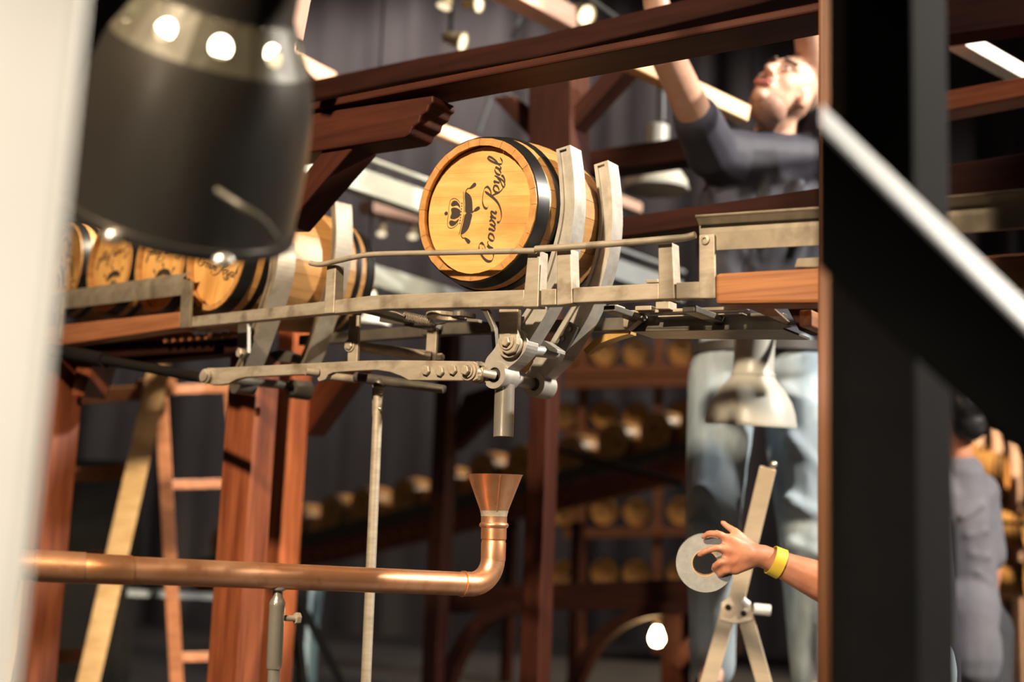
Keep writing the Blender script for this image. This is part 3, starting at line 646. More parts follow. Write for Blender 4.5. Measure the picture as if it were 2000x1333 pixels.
# chromed stand
CS = thing('pipe_stand', V((on(540, 1150, PC).x, on(540, 1150, PC).y, 0)), 'chromed telescopic stand with a side clamp bolt under the copper pipe', 'stand')
u0 = on(543, 1147, PC); dn = (on(534, 1333, PC) - u0); dn = (dn - PC[1] * dn.dot(PC[1])).normalized(); s = 2500 / (u0 - CAM).dot(FWD)
q = MB(); q.lathe([(.001, 0), (17 / s, 0), (17 / s, 5 / s), (10 / s, 8 / s), (10 / s, 20 / s), (13 / s, 25 / s), (15.5 / s, 30 / s), (15.5 / s, 36 / s)], u0, dn, 24); q.build('neck', G['chrome'], CS, True)
q = MB(); q.lathe([(15.5 / s, 30 / s), (15 / s, 150 / s), (13.5 / s, 156 / s), (10 / s, 157 / s)], u0, dn, 24); q.build('sleeve', G['chrome'], CS, True)
q = MB(); q.lathe([(11.5 / s, 150 / s), (11.5 / s, .45), (14 / s, .452), (14 / s, (u0.z - .02) / abs(dn.z)), (.001, (u0.z - .02) / abs(dn.z))], u0, dn, 20); q.build('rod', G['chrome'], CS, True)
q = MB(); e = u0 + dn * ((u0.z - .005) / abs(dn.z)); q.lathe([(.001, .03), (.10, .03), (.11, .0), (.001, 0)], V((e.x, e.y, 0)), Z, 24); q.build('foot', G['black_paint'], CS, True)
q = MB(); c = on(553, 1208, PC); q.tube([c, c + pd * .026], .0052, 10); q.hexa(c + pd * .022, pd, .0105, .010); q.build('clamp_bolt', G['bolt'], CS, bevel=.0006)

# ------------------------------------------------------------------ timber frame
def post(label, px, py0, py1, d, w, yawdeg, m='red_wood', h=None, tofloor=True, ref=None):
    p = at(px, ref or (py0 + py1) / 2, d); a = V((p.x, p.y, 0)); a0 = math.radians(yawdeg)
    zt = CAM.z; r = ray(px, py0); t = (p - CAM).dot(FWD); top = CAM + r * t
    lo = 0 if tofloor else (CAM + ray(px, py1) * t).z
    return wood('timber_post', label, V((p.x, p.y, lo)), V((p.x, p.y, top.z)), w, h or w, m, 'post', V((math.sin(a0), math.cos(a0), 0)), .005)
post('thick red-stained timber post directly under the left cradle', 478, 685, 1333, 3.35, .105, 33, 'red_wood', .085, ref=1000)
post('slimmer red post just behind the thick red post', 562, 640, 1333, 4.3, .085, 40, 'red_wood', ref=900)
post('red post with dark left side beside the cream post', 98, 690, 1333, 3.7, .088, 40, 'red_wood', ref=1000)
post('slim red post below the tilted barrel, right of the funnel', 1056, 470, 1333, 4.4, .078, 35, 'shaded_wood', ref=1000)
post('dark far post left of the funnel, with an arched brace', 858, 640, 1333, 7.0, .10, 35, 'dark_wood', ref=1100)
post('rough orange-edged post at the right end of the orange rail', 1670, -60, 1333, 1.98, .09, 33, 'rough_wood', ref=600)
wood('timber_post', 'added unseen timber post behind the black column, shading the left leg', V((1.0, 3.585, 0)), V((1.0, 3.585, 1.72)), .12, .12, 'red_wood', 'post', V((0, 1, 0)), .005)  # unseen post added to shade the reaching man's left leg
# beams overhead
face_wood('timber_beam', 'long lit red beam crossing above the barrel, front of the frame', PM, [(540, 213), (1640, -5), (1640, 14), (540, 228)], .10, 'shaded_wood', 'beam', .02, .004, EM1)
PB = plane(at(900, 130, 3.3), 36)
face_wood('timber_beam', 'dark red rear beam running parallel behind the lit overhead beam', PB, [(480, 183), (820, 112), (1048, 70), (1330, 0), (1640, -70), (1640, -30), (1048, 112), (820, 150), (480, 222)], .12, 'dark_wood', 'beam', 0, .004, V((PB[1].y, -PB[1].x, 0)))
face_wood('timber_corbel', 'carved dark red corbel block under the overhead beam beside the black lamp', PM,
          [(540, 232), (846, 186), (846, 200), (838, 206), (834, 218), (822, 226), (818, 240), (806, 248), (800, 262), (790, 268), (540, 308)], .075, 'shaded_wood', 'corbel', .03, .004, EM1)
face_wood('knee_brace', 'slanted red knee brace under the carved corbel', PM, [(628, 296), (694, 284), (612, 378), (560, 440), (520, 440)], .075, 'shaded_wood', 'brace', .04, .004, EM1 + Z * .9)
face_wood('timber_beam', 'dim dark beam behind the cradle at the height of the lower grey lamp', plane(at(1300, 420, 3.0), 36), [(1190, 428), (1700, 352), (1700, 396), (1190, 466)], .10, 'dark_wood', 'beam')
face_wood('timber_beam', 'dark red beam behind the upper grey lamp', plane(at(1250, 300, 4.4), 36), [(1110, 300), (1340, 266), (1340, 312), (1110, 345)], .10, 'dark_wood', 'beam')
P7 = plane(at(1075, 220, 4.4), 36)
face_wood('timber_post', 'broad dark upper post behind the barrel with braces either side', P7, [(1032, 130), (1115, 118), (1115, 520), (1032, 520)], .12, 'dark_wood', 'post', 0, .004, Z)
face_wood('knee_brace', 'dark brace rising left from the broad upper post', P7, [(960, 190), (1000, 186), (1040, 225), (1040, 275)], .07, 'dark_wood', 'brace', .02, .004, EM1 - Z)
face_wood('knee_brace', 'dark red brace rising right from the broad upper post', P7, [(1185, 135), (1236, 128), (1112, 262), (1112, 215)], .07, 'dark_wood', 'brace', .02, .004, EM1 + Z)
face_wood('knee_brace', 'pink-lit brace rising right from the slimmer red post', plane(at(620, 800, 4.3), 40), [(640, 720), (700, 712), (600, 850), (575, 850), (575, 810)], .08, 'red_wood', 'brace', .0, .004, EM1 + Z)
face_wood('knee_brace', 'short brace on top of the post beside the cream post', plane(at(150, 740, 3.7), 40), [(150, 712), (182, 708), (160, 775), (138, 775)], .08, 'red_wood', 'brace', .0, .004, EM1 + Z)
P8 = plane(at(900, 1000, 7.0), 36)
face_wood('knee_brace', 'reddish far brace above the dark far post', P8, [(905, 770), (985, 745), (975, 790), (885, 880), (878, 850)], .08, 'dark_wood', 'brace', 0, .004, EM1 + Z)
def arch(label, pts, wid, pl, dep=.08):
    q = MB(); c = catmull([(x, y, 0) for x, y in pts], 5); out = []; inn = []
    for i, p in enumerate(c):
        t = (c[min(i + 1, len(c) - 1)] - c[max(i - 1, 0)]).normalized(); n = V((-t.y, t.x, 0)) * wid / 2
        out.append((p.x + n.x, p.y + n.y)); inn.append((p.x - n.x, p.y - n.y))
    plate(q, pl, out + inn[::-1], dep); return tag(q.build('arched_brace', G['dark_wood'], None, bevel=.004), label, 'brace')
arch('dark arched brace left of the slim red post, low down', [(858, 1360), (885, 1285), (930, 1220), (990, 1190), (1040, 1185)], 26, P8)
arch('dark arched brace right of the slim red post, low down', [(1110, 1350), (1150, 1270), (1200, 1220), (1260, 1195), (1330, 1190)], 24, P8)
face_wood('timber_beam', 'dark far tie beam above the arched braces', P8, [(836, 1150), (1420, 1128), (1420, 1185), (836, 1200)], .10, 'dark_wood', 'beam', .10, .004, EM1)
# lit timbers running away under the roof
def raft(label, a, b, da, db, w, h, m='lit_wood'):
    return wood('rafter', label, at(*a, da), at(*b, db), w, h, m, 'rafter')
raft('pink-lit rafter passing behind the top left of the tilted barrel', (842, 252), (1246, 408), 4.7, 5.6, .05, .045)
raft('broad pale-lit rafter at the top, above the rear beam', (960, -40), (1104, 38), 4.6, 5.2, .10, .09)
raft('pale-lit rafter stub above the left end of the rear beam', (560, 118), (640, 158), 4.6, 5.0, .07, .06)
raft('pale-lit short rafter between the two overhead beams', (600, 196), (706, 172), 4.4, 4.6, .05, .03)
raft('pale-lit rafter seen between post and brace behind the barrel', (1128, 150), (1126, 196), 5.6, 5.7, .06, .05)
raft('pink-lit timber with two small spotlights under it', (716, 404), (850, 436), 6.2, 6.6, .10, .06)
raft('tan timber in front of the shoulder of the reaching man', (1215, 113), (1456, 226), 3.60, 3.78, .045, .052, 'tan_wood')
raft('white-lit rafter at the upper right, beyond the black post', (1868, 78), (2030, 168), 3.4, 3.9, .05, .045, 'cream')  # white light on this timber is put into the cream colour
wood('hanging_timber', 'red timber stub hanging at the top right of the black lamp', at(592, -60, 2.6), at(566, 76, 2.6), .045, .035, 'lit_wood', 'timber', V((1, -1, 0)))
wood('hanging_timber', 'pale-lit upright timber just behind the right shoulder of the black lamp', at(558, 60, 4.2), at(548, 330, 4.2), .05, .04, 'lit_wood', 'timber', V((1, -1, 0)))
PR = plane(at(1930, 200, 3.2), 36)
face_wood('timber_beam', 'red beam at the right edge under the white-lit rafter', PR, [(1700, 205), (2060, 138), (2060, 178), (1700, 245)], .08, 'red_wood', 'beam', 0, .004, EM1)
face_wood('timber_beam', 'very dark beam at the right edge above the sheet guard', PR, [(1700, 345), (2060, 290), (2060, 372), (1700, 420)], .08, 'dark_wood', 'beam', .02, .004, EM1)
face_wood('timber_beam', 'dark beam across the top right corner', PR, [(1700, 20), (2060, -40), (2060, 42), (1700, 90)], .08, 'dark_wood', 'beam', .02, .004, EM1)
# aluminium channel behind
AC = thing('aluminium_channel', at(750, 370, 4.6), 'wide grey aluminium channel sloping down behind the tilted barrel', 'channel')
a, b = at(560, 302, 4.5), at(1330, 570, 5.4); d, sd, u = frame(b - a)
q = MB(); q.beam(a, b, .02, .085); q.build('web', G['alu'], AC, bevel=.002)
q = MB(); q.beam(a - u * .045 - sd * 0, b - u * .045, .06, .012); q.build('lower_flange', G['alu'], AC, bevel=.002)
q = MB(); q.beam(a + u * .085, b + u * .085, .03, .014); q.build('upper_strip', G['alu'], AC, bevel=.002)
q = MB(); a, b = at(640, 512, 5.0), at(900, 590, 5.6); q.beam(a, b, .03, .085)
tag(q.build('aluminium_channel', G['alu'], None, bevel=.002), 'lower grey aluminium channel seen under the guard rod', 'channel')
for x0, y0, x1, y1, d, lb in ((1018, 30, 1000, 74, 5.5, 'thin grey hanger rod above the rear beam'), (958, 190, 934, 258, 5.6, 'thin grey hanger rod above the tilted barrel'),
                         (986, 180, 1028, 208, 5.4, 'short grey rod left of the broad upper post'), (1148, -6, 1206, 36, 5.4, 'grey rod at the top beside the spot lamp'), (1470, 80, 1468, 180, 6.5, 'thin dim cable beside the face of the reaching man'), (1295, 180, 1294, 235, 5.0, 'thin cable above the upper grey lamp')):
    q = MB(); q.tube([at(x0, y0, d), at(x1, y1, d)], .009 if d < 6 else .006, 8); tag(q.build('hanger_rod', G['alu'], None, True), lb, 'rod')

# ------------------------------------------------------------------ lamps
def lamp(label, c, axis, R, prof, m, neckm=None, vent=False, bracket=None, cable=None):
    t = thing('pendant_lamp', c, label, 'lamp'); ax = V(axis).normalized()
    q = MB(); q.lathe([(r * R, h * R) for r, h in prof['shade']] + [(r * R - .003, h * R) for r, h in prof['shade'][::-1] if r > .3], c, ax, 44); q.build('shade', G[m], t, True)
    q = MB(); q.lathe([(r * R, h * R) for r, h in prof['neck']], c, ax, 36); q.build('neck', G[neckm or m], t, True)
    q = MB(); q.lathe([((prof['shade'][1][0] - .03) * R, .03 * R), ((prof['shade'][2][0] - .04) * R, .3 * R), (.5 * R, .9 * R), (.1 * R, 1.0 * R)], c, ax, 36); q.build('reflector', G['lamp_inside'], t, True)
    if cable:
        q = MB(); top = c + ax * (prof['neck'][-1][1] * R); q.tube([top, top + Z * cable], .004, 8); q.build('cable', G['black_paint'], t, True)
    if bracket:
        q = MB(); top = c + ax * (prof['neck'][-1][1] * R); q.tube(catmull([top - ax * .03, top + ax * .005, top + ax * .012 + RT * .03, at(*bracket)], 4), .010, 10); q.build('bracket', G['black_paint'], t, True)
    return t, ax
# the two grey pendants and a third half-hidden one
GP = {'shade': [(.99, 0), (1.0, .03), (.985, .10), (.95, .30), (.86, .55), (.70, .80), (.52, 1.0), (.47, 1.10)], 'neck': [(.46, 1.06), (.49, 1.12), (.44, 1.22), (.44, 2.1), (.40, 2.14), (.001, 2.14)]}
lamp('grey dome pendant lamp hanging in front of the jeans', at(1466, 832, 3.45), (0.02, -.10, 1), .123, GP, 'lamp_grey', bracket=(1730, 622, 3.3))
GP2 = {'shade': [(.99, 0), (1.0, .03), (.97, .10), (.86, .30), (.66, .55), (.50, .72), (.45, .82)], 'neck': [(.40, .78), (.40, 1.1), (.36, 1.25), (.36, 1.95), (.32, 2.0), (.001, 2.0)]}
lamp('shallow grey pendant lamp below the dark beam, left of the reaching man', at(1281, 372, 4.9), (0, -.03, 1), .128, GP2, 'lamp_grey', cable=2.5)
lamp('white pendant lamp mostly hidden behind the steel rail, left of the tilted barrel', at(714, 634, 5.2), (0, -.05, 1), .10, GP2, 'white', cable=3)
# big black lamp in front
BL = thing('work_lamp', at(352, 415, 1.45), 'large black bell-shaped work lamp tilted in front, vent holes glowing', 'lamp')
c = at(347, 412, 1.45); R = .131
ax = (UP * .93 + RT * .30 - FWD * .36).normalized()
sh = [(1.0, -.03), (1.03, -.03), (1.03, .05), (1.0, .06), (1.0, .12), (.995, .40), (.98, .68), (.95, .95), (.91, 1.16), (.86, 1.34), (.82, 1.44)]
q = MB(); q.lathe([(r * R, h * R) for r, h in sh], c, ax, 56); o = q.build('shade', G['lamp_black'], BL, True)
q = MB(); q.lathe([(r * R - .004, h * R) for r, h in sh[3:]], c, ax, 40); q.build('reflector', G['lamp_inside'], BL, True)
# perforated collar: a lathe band with real round-ish holes
q = MB(); n = 96; d, nx, ny = frame(ax)
def cp(ang, h):
    t = (h - 1.44) / .36; r = .82 + (.62 - .82) * t
    return c + d * (h * R) + (nx * math.cos(ang) + ny * math.sin(ang)) * (r * R)
holes = 10; hh = 16; PHASE = .22
for k in range(holes):
    a0 = (k + PHASE) * math.tau / holes; a1 = (k + 1 + PHASE) * math.tau / holes; am = (a0 + a1) / 2
    outer = []; inner = []
    for i in range(hh):
        t = i * math.tau / hh; ca, sa = math.cos(t), math.sin(t); sq = 1 / max(abs(ca), abs(sa))
        outer.append(cp(am + (a1 - a0) / 2 * ca * sq, 1.62 + .18 * sa * sq)); inner.append(cp(am + .112 * ca, 1.62 + .076 * sa))
    vs = outer + inner; q.add(vs, [(i, (i + 1) % hh, hh + (i + 1) % hh, hh + i) for i in range(hh)])
q.build('vent_collar', G['lamp_collar'], BL)
q = MB(); q.lathe([(.62 * R, 1.80 * R), (.60 * R, 1.84 * R), (.58 * R, 2.5 * R), (.5 * R, 2.8 * R), (.2 * R, 2.9 * R)], c, ax, 40); q.build('housing', G['lamp_black'], BL, True)
q = MB(); q.lathe([(.001, 1.45 * R), (.45 * R, 1.5 * R), (.55 * R, 1.64 * R), (.45 * R, 1.80 * R), (.001, 1.82 * R)], c, ax, 30); q.build('bulb', G['bulb_soft'], BL, True)
q = MB(); q.lathe([(1.0 * R, -.03 * R), (.98 * R, -.06 * R), (.9 * R, -.07 * R), (.9 * R, -.03 * R)], c, ax, 56); q.build('rim_band', G['black_paint'], BL, True)
hz = [at(424, 372, 1.315), at(470, 402, 1.30), at(512, 430, 1.31), at(540, 466, 1.335)]; q = MB(); q.tube(catmull(hz, 4), .0035, 8); q.build('wire_latch', G['lamp_collar'], BL, True)
q = MB(); q.tube([c + ax * 2.85 * R, c + ax * 3.6 * R, c + ax * 3.6 * R + Z * 1.5], .012, 12); q.build('hanging_arm', G['black_paint'], BL, True)
for px, py in ((214, 418), (490, 487)):
    # chromed rim clips, on the near side of the rim
    p = at(px, py, 1.30); v = p - c; v -= ax * v.dot(ax); v.normalize(); p = c + v * (1.035 * R) - ax * .015 * R
    q = MB(); q.ball(p, .013, .008, .008, n=12, m=8); q.build('rim_clip', G['chrome'], BL, True)
# small spotlights
def spotlet(label, c, aim, r, stem=None):
    t = thing('spot_lamp', c, label, 'lamp'); a = (V(aim)).normalized()
    q = MB(); q.lathe([(.35 * r, -2.4 * r), (.55 * r, -2.2 * r), (.7 * r, -1.0 * r), (1.0 * r, 0), (.9 * r, 0), (.5 * r, -1.0 * r)], c, a, 20); q.build('housing', G['brass'], t, True)
    q = MB(); q.lathe([(.001, -.15 * r), (.88 * r, -.1 * r), (.88 * r, -.2 * r)], c, a, 20); q.build('lens', G['spot_lens'], t, True)
    if stem: q = MB(); q.tube([c - a * 1.6 * r, c - a * 1.6 * r + Z * stem], .008, 8); q.build('stem', G['black_paint'], t, True)
spotlet('brass-lit spot lamp hanging from a chain at the top centre', at(905, 82, 5.5), (.9, -.3, -.35), .042, .25)
spotlet('small spot lamp at the top edge, right of the hanging chain', at(936, 8, 5.5), (.8, -.5, -.2), .036, .3)
spotlet('small spot lamp at the top edge, left of the hanging chain', at(866, 14, 5.5), (-.3, -.1, -.95), .036, .3)
spotlet('left of two small spotlights glowing under the pink-lit timber', at(745, 458, 6.3), (0, -.4, -.9), .026, .17)
spotlet('right of two small spotlights glowing under the pink-lit timber, by the barrel', at(806, 463, 6.4), (0, -.4, -.9), .026, .17)
spotlet('spot lamp with a white rim at the top, right of the broad pale-lit rafter', at(1146, 30, 5.3), (.5, -.6, -.5), .045, .3)
# bare filament bulb on the arched brace
BU = thing('filament_bulb', at(1283, 1225, 6.6), 'glowing bare filament bulb low down, left of the stepladder', 'bulb')
c = at(1283, 1246, 6.6)
q = MB(); q.lathe([(.001, -.045), (.022, -.040), (.036, -.018), (.038, .0), (.030, .025), (.018, .05), (.014, .06)], c, Z, 20); q.build('glass', G['bulb'], BU, True)
q = MB(); q.lathe([(.018, .055), (.022, .06), (.022, .10), (.012, .115), (.001, .115)], c, Z, 16); q.build('socket', G['dark_steel'], BU, True)
q = MB(); q.tube([c + Z * .11, c + Z * .14, at(1300, 1196, 6.84)], .007, 8); q.build('bracket', G['dark_steel'], BU, True)
l = bpy.data.lights.new('filament_glow', 'POINT'); l.energy = 5; l.color = (1, .55, .22); l.shadow_soft_size = .03
o = bpy.data.objects.new('filament_glow', l); COL.objects.link(o); o.location = c + V((-.02, -.10, 0))
face_wood('timber_post', 'dark far post behind the glowing filament bulb', plane(at(1300, 1240, 6.8), 36), [(1290, 1140), (1332, 1138), (1332, 1420), (1290, 1420)], .10, 'dark_wood', 'post', 0, .004, Z)
arch('brown curved brace lit by the filament bulb', [(1316, 1300), (1350, 1262), (1390, 1215), (1420, 1150)], 30, plane(at(1300, 1240, 6.75), 36))

# ------------------------------------------------------------------ foreground steel
q = MB(); PW = plane(at(100, 600, .78), 0)
plate(q, PW, [(168, -40), (95, 667), (14, 1420), (-700, 1420), (-700, -40)], .012)
tag(q.build('cream_post', G['cream'], None, bevel=.006), 'broad cream-painted post cropped by the picture edge, very close', 'post')
PK = plane(at(1700, 600, 1.25), 0)
BP = thing('black_column', V((at(1750, 600, 1.25).x, at(1750, 600, 1.25).y, 0)), 'thick black steel column in front, grey on its right side', 'column')
pA, pB, pC = at(1650, 600, 1.25), at(1787, 600, 1.21), at(1858, 600, 1.30)
q = MB(); vec = pB - pA
q.prism([V((pA.x, pA.y, 0)), V((pB.x, pB.y, 0)), V((pC.x, pC.y, 0)), V((pC.x - .03, pC.y + .10, 0)), V((pA.x + .02, pA.y + .14, 0))], Z * 3.2)
q.build('column_shaft', G['black_paint'], BP, bevel=.004)
PD = plane(at(1700, 500, 1.12), -4)
DB = thing('diagonal_brace', on(1800, 600, PD), 'black diagonal steel brace with pale-lit top edge, bolted across the black column', 'brace')
q = MB(); plate(q, PD, [(1604, 240), (2100, 727), (2100, 960), (1900, 790), (1790, 690), (1650, 562), (1604, 512)], .012); q.build('brace_web', G['black_paint'], DB, bevel=.001)
q = MB(); e = [(1604, 248), (2100, 735)]; t = [(1604, 203), (2100, 682)]
lo = [on(*p, PD, -.002) for p in e]; hi = [on(*p, PD, .045) for p in t]; dd = V((0, .004, -.008))
q.add([lo[0], lo[1], hi[1], hi[0], lo[0] + dd, lo[1] + dd, hi[1] + dd, hi[0] + dd], [(0, 1, 2, 3), (7, 6, 5, 4), (0, 4, 5, 1), (1, 5, 6, 2), (2, 6, 7, 3), (3, 7, 4, 0)])
q.build('top_flange', G['lit_flange'], DB)

# ------------------------------------------------------------------ far runway and racks
FA, FB = at(574, 1019, 12.0), at(1280, 842, 10.0)
ords = ['lowest', 'second', 'third', 'fourth', 'fifth', 'sixth', 'seventh', 'eighth', 'ninth', 'tenth', 'eleventh', 'twelfth', 'thirteenth']
PF = vplane(FA, FB); EF1 = V((PF[1].y, -PF[1].x, 0))
for i, (x, y) in enumerate(((430, 1062), (500, 1040), (574, 1019), (646, 1001), (706, 986), (787, 970), (862, 948), (940, 920), (1015, 905), (1112, 888), (1196, 864), (1280, 844), (1360, 825))):
    barrel('far', on(x, y, PF), yaw(40), random.choice((0, 40, 90, 180, 250)), ('%s barrel%s on the distant sloping runway' % (ords[i], ' from the bottom' if i else '')), 'barrels on the distant runway', 1.08)
q = MB(); FR = thing('far_runway', on(900, 1010, PF), 'distant sloping runway with grey side strip and roller ends', 'runway')
plate(q, PF, [(380, 1096), (934, 958), (1400, 848), (1400, 872), (934, 985), (380, 1122)], .02, -.03); q.build('side_strip', G['dark_steel'], FR)
q = MB(); plate(q, PF, [(380, 1122), (934, 986), (1400, 874), (1400, 925), (934, 1032), (380, 1160)], .10, -.01); q.build('beam', G['red_wood'], FR)
for i in range(22):
    x = 600 + i * 24.2; y = 1093 - (x - 600) * .243; q = MB(); c = on(x, y - 2, PF, -.02); q.cyl(c, c + PF[1] * .02 - PF[1] * .05, .020, 10); q.build('roller', G['brown_wood'], FR, True)
for x in (1000, 1130, 1390):
    a = on(x, 1020, PF, .05); q = MB(); q.beam(V((a.x, a.y, 0)), V((a.x, a.y, a.z)), .08, .08, EF1); q.build('leg', G['dark_wood'], FR)
# dark middle rack
RK = thing('barrel_rack', at(1260, 1150, 13) * 1, 'dark timber rack of barrels behind the distant runway', 'rack')
PK2 = plane(at(1250, 800, 13.2), 8)
for x in (1136, 1286, 1440):
    q = MB(); plate(q, PK2, [(x - 8, 650), (x + 9, 650), (x + 5, 1277), (x - 12, 1277)], .5); q.build('upright', G['brown_wood'], RK)
rows = (('top', 712, 690), ('second', 838, 812), ('third', 1030, 1002), ('bottom', 1150, 1122))
for nm, ys, yb in rows:
    q = MB(); plate(q, PK2, [(1100, ys + 3), (1450, ys - 4), (1450, ys + 14), (1100, ys + 22)], .5, -.02); q.build('shelf', G['brown_wood'], RK)
    for k, x in enumerate((1102, 1180, 1243, 1330, 1393)):
        barrel('far', on(x, yb - 2 + (0 if k % 2 else 2), PK2, .02), yaw(8 + random.uniform(-4, 4)), random.choice((0, 90, 180, 270)), '%s barrel from the left on the %s shelf of the dark rack' % (('first', 'second', 'third', 'fourth', 'fifth')[k], nm), 'barrels in the dark rack', .98)
q = MB(); plate(q, PK2, [(1100, 738), (1450, 730), (1450, 752), (1100, 758)], .1, -.05); q.build('tie_board', G['brown_wood'], RK)
# lit rack at the right edge
RR = thing('barrel_rack', at(1950, 1150, 9), 'lit timber rack of barrels at the right edge, behind the grey shirt', 'rack')
for x, y0, y1, d in ((1909, 822, 1190, 8.4), (1946, 838, 1190, 8.2), (1981, 862, 1190, 8.0), (2040, 880, 1190, 7.8)):
    a = at(x, y0, d); q = MB(); q.beam(a, V((a.x, a.y, 0)), .045, .06, V((1, 0, 0))); q.build('upright', G['lit_wood'], RR)
spec = ((1896, 895, 'top', 'first'), (1930, 908, 'top', 'second'), (1966, 922, 'top', 'third'), (1932, 1002, 'middle', 'first'), (1966, 1018, 'middle', 'second'), (2004, 1035, 'middle', 'third'), (1968, 1120, 'bottom', 'first'), (2006, 1130, 'bottom', 'second'))
for x, y, r_, k_ in spec:
    barrel('far', at(x, y, 8.3 - (x - 1900) * .004), V((-.86, .5, 0)), random.choice((0, 90)), '%s lit barrel from the left in the %s row of the right-edge rack' % (k_, r_), 'barrels in the lit rack', .80)
for y in (948, 1056, 1165):
    q = MB(); q.beam(at(1885, y, 8.6), at(2060, y + 14, 7.9), .30, .02); q.build('shelf', G['brown_wood'], RR)
q = MB(); q.beam(at(1900, 1020, 6.9), at(2080, 1026, 6.9), .03, .022)
tag(q.build('black_bar', G['black_paint'], None), 'thin black bar in front of the right-edge rack', 'bar')
q = MB(); q.tube([at(1090, 878, 8.5), at(1330, 945, 8.0)], .02, 8)
tag(q.build('black_bar', G['black_paint'], None), 'thin black bar slanting across the distant runway barrels', 'bar')

# ------------------------------------------------------------------ wooden stepladder on the left
WL = thing('wooden_stepladder', V((at(250, 1000, 5).x, at(250, 1000, 5).y, 0)), 'tan wooden stepladder standing behind the red posts on the left', 'ladder')
def strip(par, name, a, b, da, db, w, t, m):
    p, q_ = at(*a, da), at(*b, db); mb = MB(); d = (q_ - p).normalized(); mb.beam(p, q_, w, t, (CAM - p)); return mb.build(name, G[m], par, bevel=.003)
def down(a, b, d):                                                  # carry a rail on to the floor
    p, q_ = at(*a, d), at(*b, d); t = (0 - p.z) / (q_.z - p.z); return p, p + (q_ - p) * t
def rail_to_floor(par, name, a, b, d, w, t, m):
    p, q_ = down(a, b, d); mb = MB(); mb.beam(p, q_, w, t, (CAM - p)); return mb.build(name, G[m], par, bevel=.003)
rail_to_floor(WL, 'front_rail', (318, 690), (172, 1333), 5.0, .085, .03, 'tan_wood')
rail_to_floor(WL, 'front_rail', (112, 800), (52, 1100), 5.25, .04, .03, 'tan_wood')
rail_to_floor(WL, 'rear_rail', (313, 745), (345, 1333), 5.3, .055, .03, 'brown_wood')
rail_to_floor(WL, 'rear_rail', (448, 745), (500, 1333), 5.6, .055, .03, 'brown_wood')
for y, x0, x1 in ((770, 150, 300), (925, 120, 262), (1095, 70, 222), (1283, 20, 190)): strip(WL, 'step', (x0, y + 6), (x1, y - 4), 5.3, 5.1, .06, .03, 'brown_wood')
for y, x0, x1 in ((762, 318, 445), (948, 322, 460), (1120, 330, 480), (1285, 340, 495)): strip(WL, 'rung', (x0, y), (x1, y - 4), 5.35, 5.5, .04, .03, 'brown_wood')
q = MB(); q.box(at(305, 758, 5.15), RT * .055, FWD * .10, UP * .035); q.build('hinge_block', G['brown_wood'], WL, bevel=.004)
# light stand and blue jeans-leg stand-in behind the thick post
LS = thing('light_stand', V((at(600, 1250, 5.6).x, at(600, 1250, 5.6).y, 0)), 'black tripod light stand behind the chromed pipe stand', 'stand')
for a, b in (((572, 1150), (690, 1380)), ((572, 1150), (470, 1400)), ((572, 1150), (600, 1420))):
    p, q_ = down(a, b, 5.6); mb = MB(); mb.beam(p, q_, .035, .035); mb.build('leg', G['black_paint'], LS)
p = at(572, 1160, 5.6); mb = MB(); mb.tube([p - Z * .3, p + Z * .5], .018, 10); mb.build('mast', G['black_paint'], LS, True)
q = MB(); rr = []
for i in range(9):
    t = i / 8; x = 612 - 26 * t; w = 22 - 4 * math.sin(t * 5); y = 1140 + 290 * t
    rr.append([at(x - w, y, 6.3), at(x - w * .3, y, 6.22), at(x + w * .3, y, 6.32), at(x + w, y, 6.25), at(x + w, y, 6.40), at(x - w, y, 6.42)])
q.loft(rr); tag(q.build('jeans_leg_cloth', G['blue_cloth'], None, True), 'pale blue cloth standing in for a jeans leg behind the tripod legs', 'cloth')  # cloth shape added in place of a distant person's jeans leg
q = MB(); q.beam(at(240, 1158, 6.0), at(420, 1166, 6.3), .10, .03)
tag(q.build('grey_shelf', G['alu'], None), 'grey board edge just below the copper pipe on the left', 'board')
q = MB(); q.box(at(205, 1010, 7.0), V((.18, 0, 0)), V((0, .15, 0)), V((0, 0, .28)))
q.box(at(205, 1010, 7.0) + Z * .29, V((.19, 0, 0)), V((0, .16, 0)), V((0, 0, .012)))
q.box(at(205, 1010, 7.0) - Z * .75, V((.17, 0, 0)), V((0, .14, 0)), V((0, 0, .46)))
tag(q.build('black_case', G['black_paint'], None, bevel=.01), 'black equipment case behind the tan stepladder', 'case')

# ------------------------------------------------------------------ people
def skin_mesh(name, mb, voxel, smooth_it, m, parent):
    me = mb.mesh(name + '_raw'); tmp = bpy.data.objects.new('tmp', me); COL.objects.link(tmp)
    r = tmp.modifiers.new('r', 'REMESH'); r.mode = 'VOXEL'; r.voxel_size = voxel
    s = tmp.modifiers.new('s', 'SMOOTH'); s.factor = .5; s.iterations = smooth_it
    dg = bpy.context.evaluated_depsgraph_get(); dg.update()
    new = bpy.data.meshes.new_from_object(tmp.evaluated_get(dg)); bpy.data.objects.remove(tmp); bpy.data.meshes.remove(me)
    new.name = name; org = ORG[parent.name]
    for v in new.vertices: v.co = v.co - org
    for p in new.polygons: p.use_smooth = True
    new.materials.clear()
    return obj(name, new, G[m], parent)
def chain(mb, pts, n=12):
    for (a, ra), (b, rb) in zip(pts, pts[1:]): mb.cap(a, ra, b, rb, n)
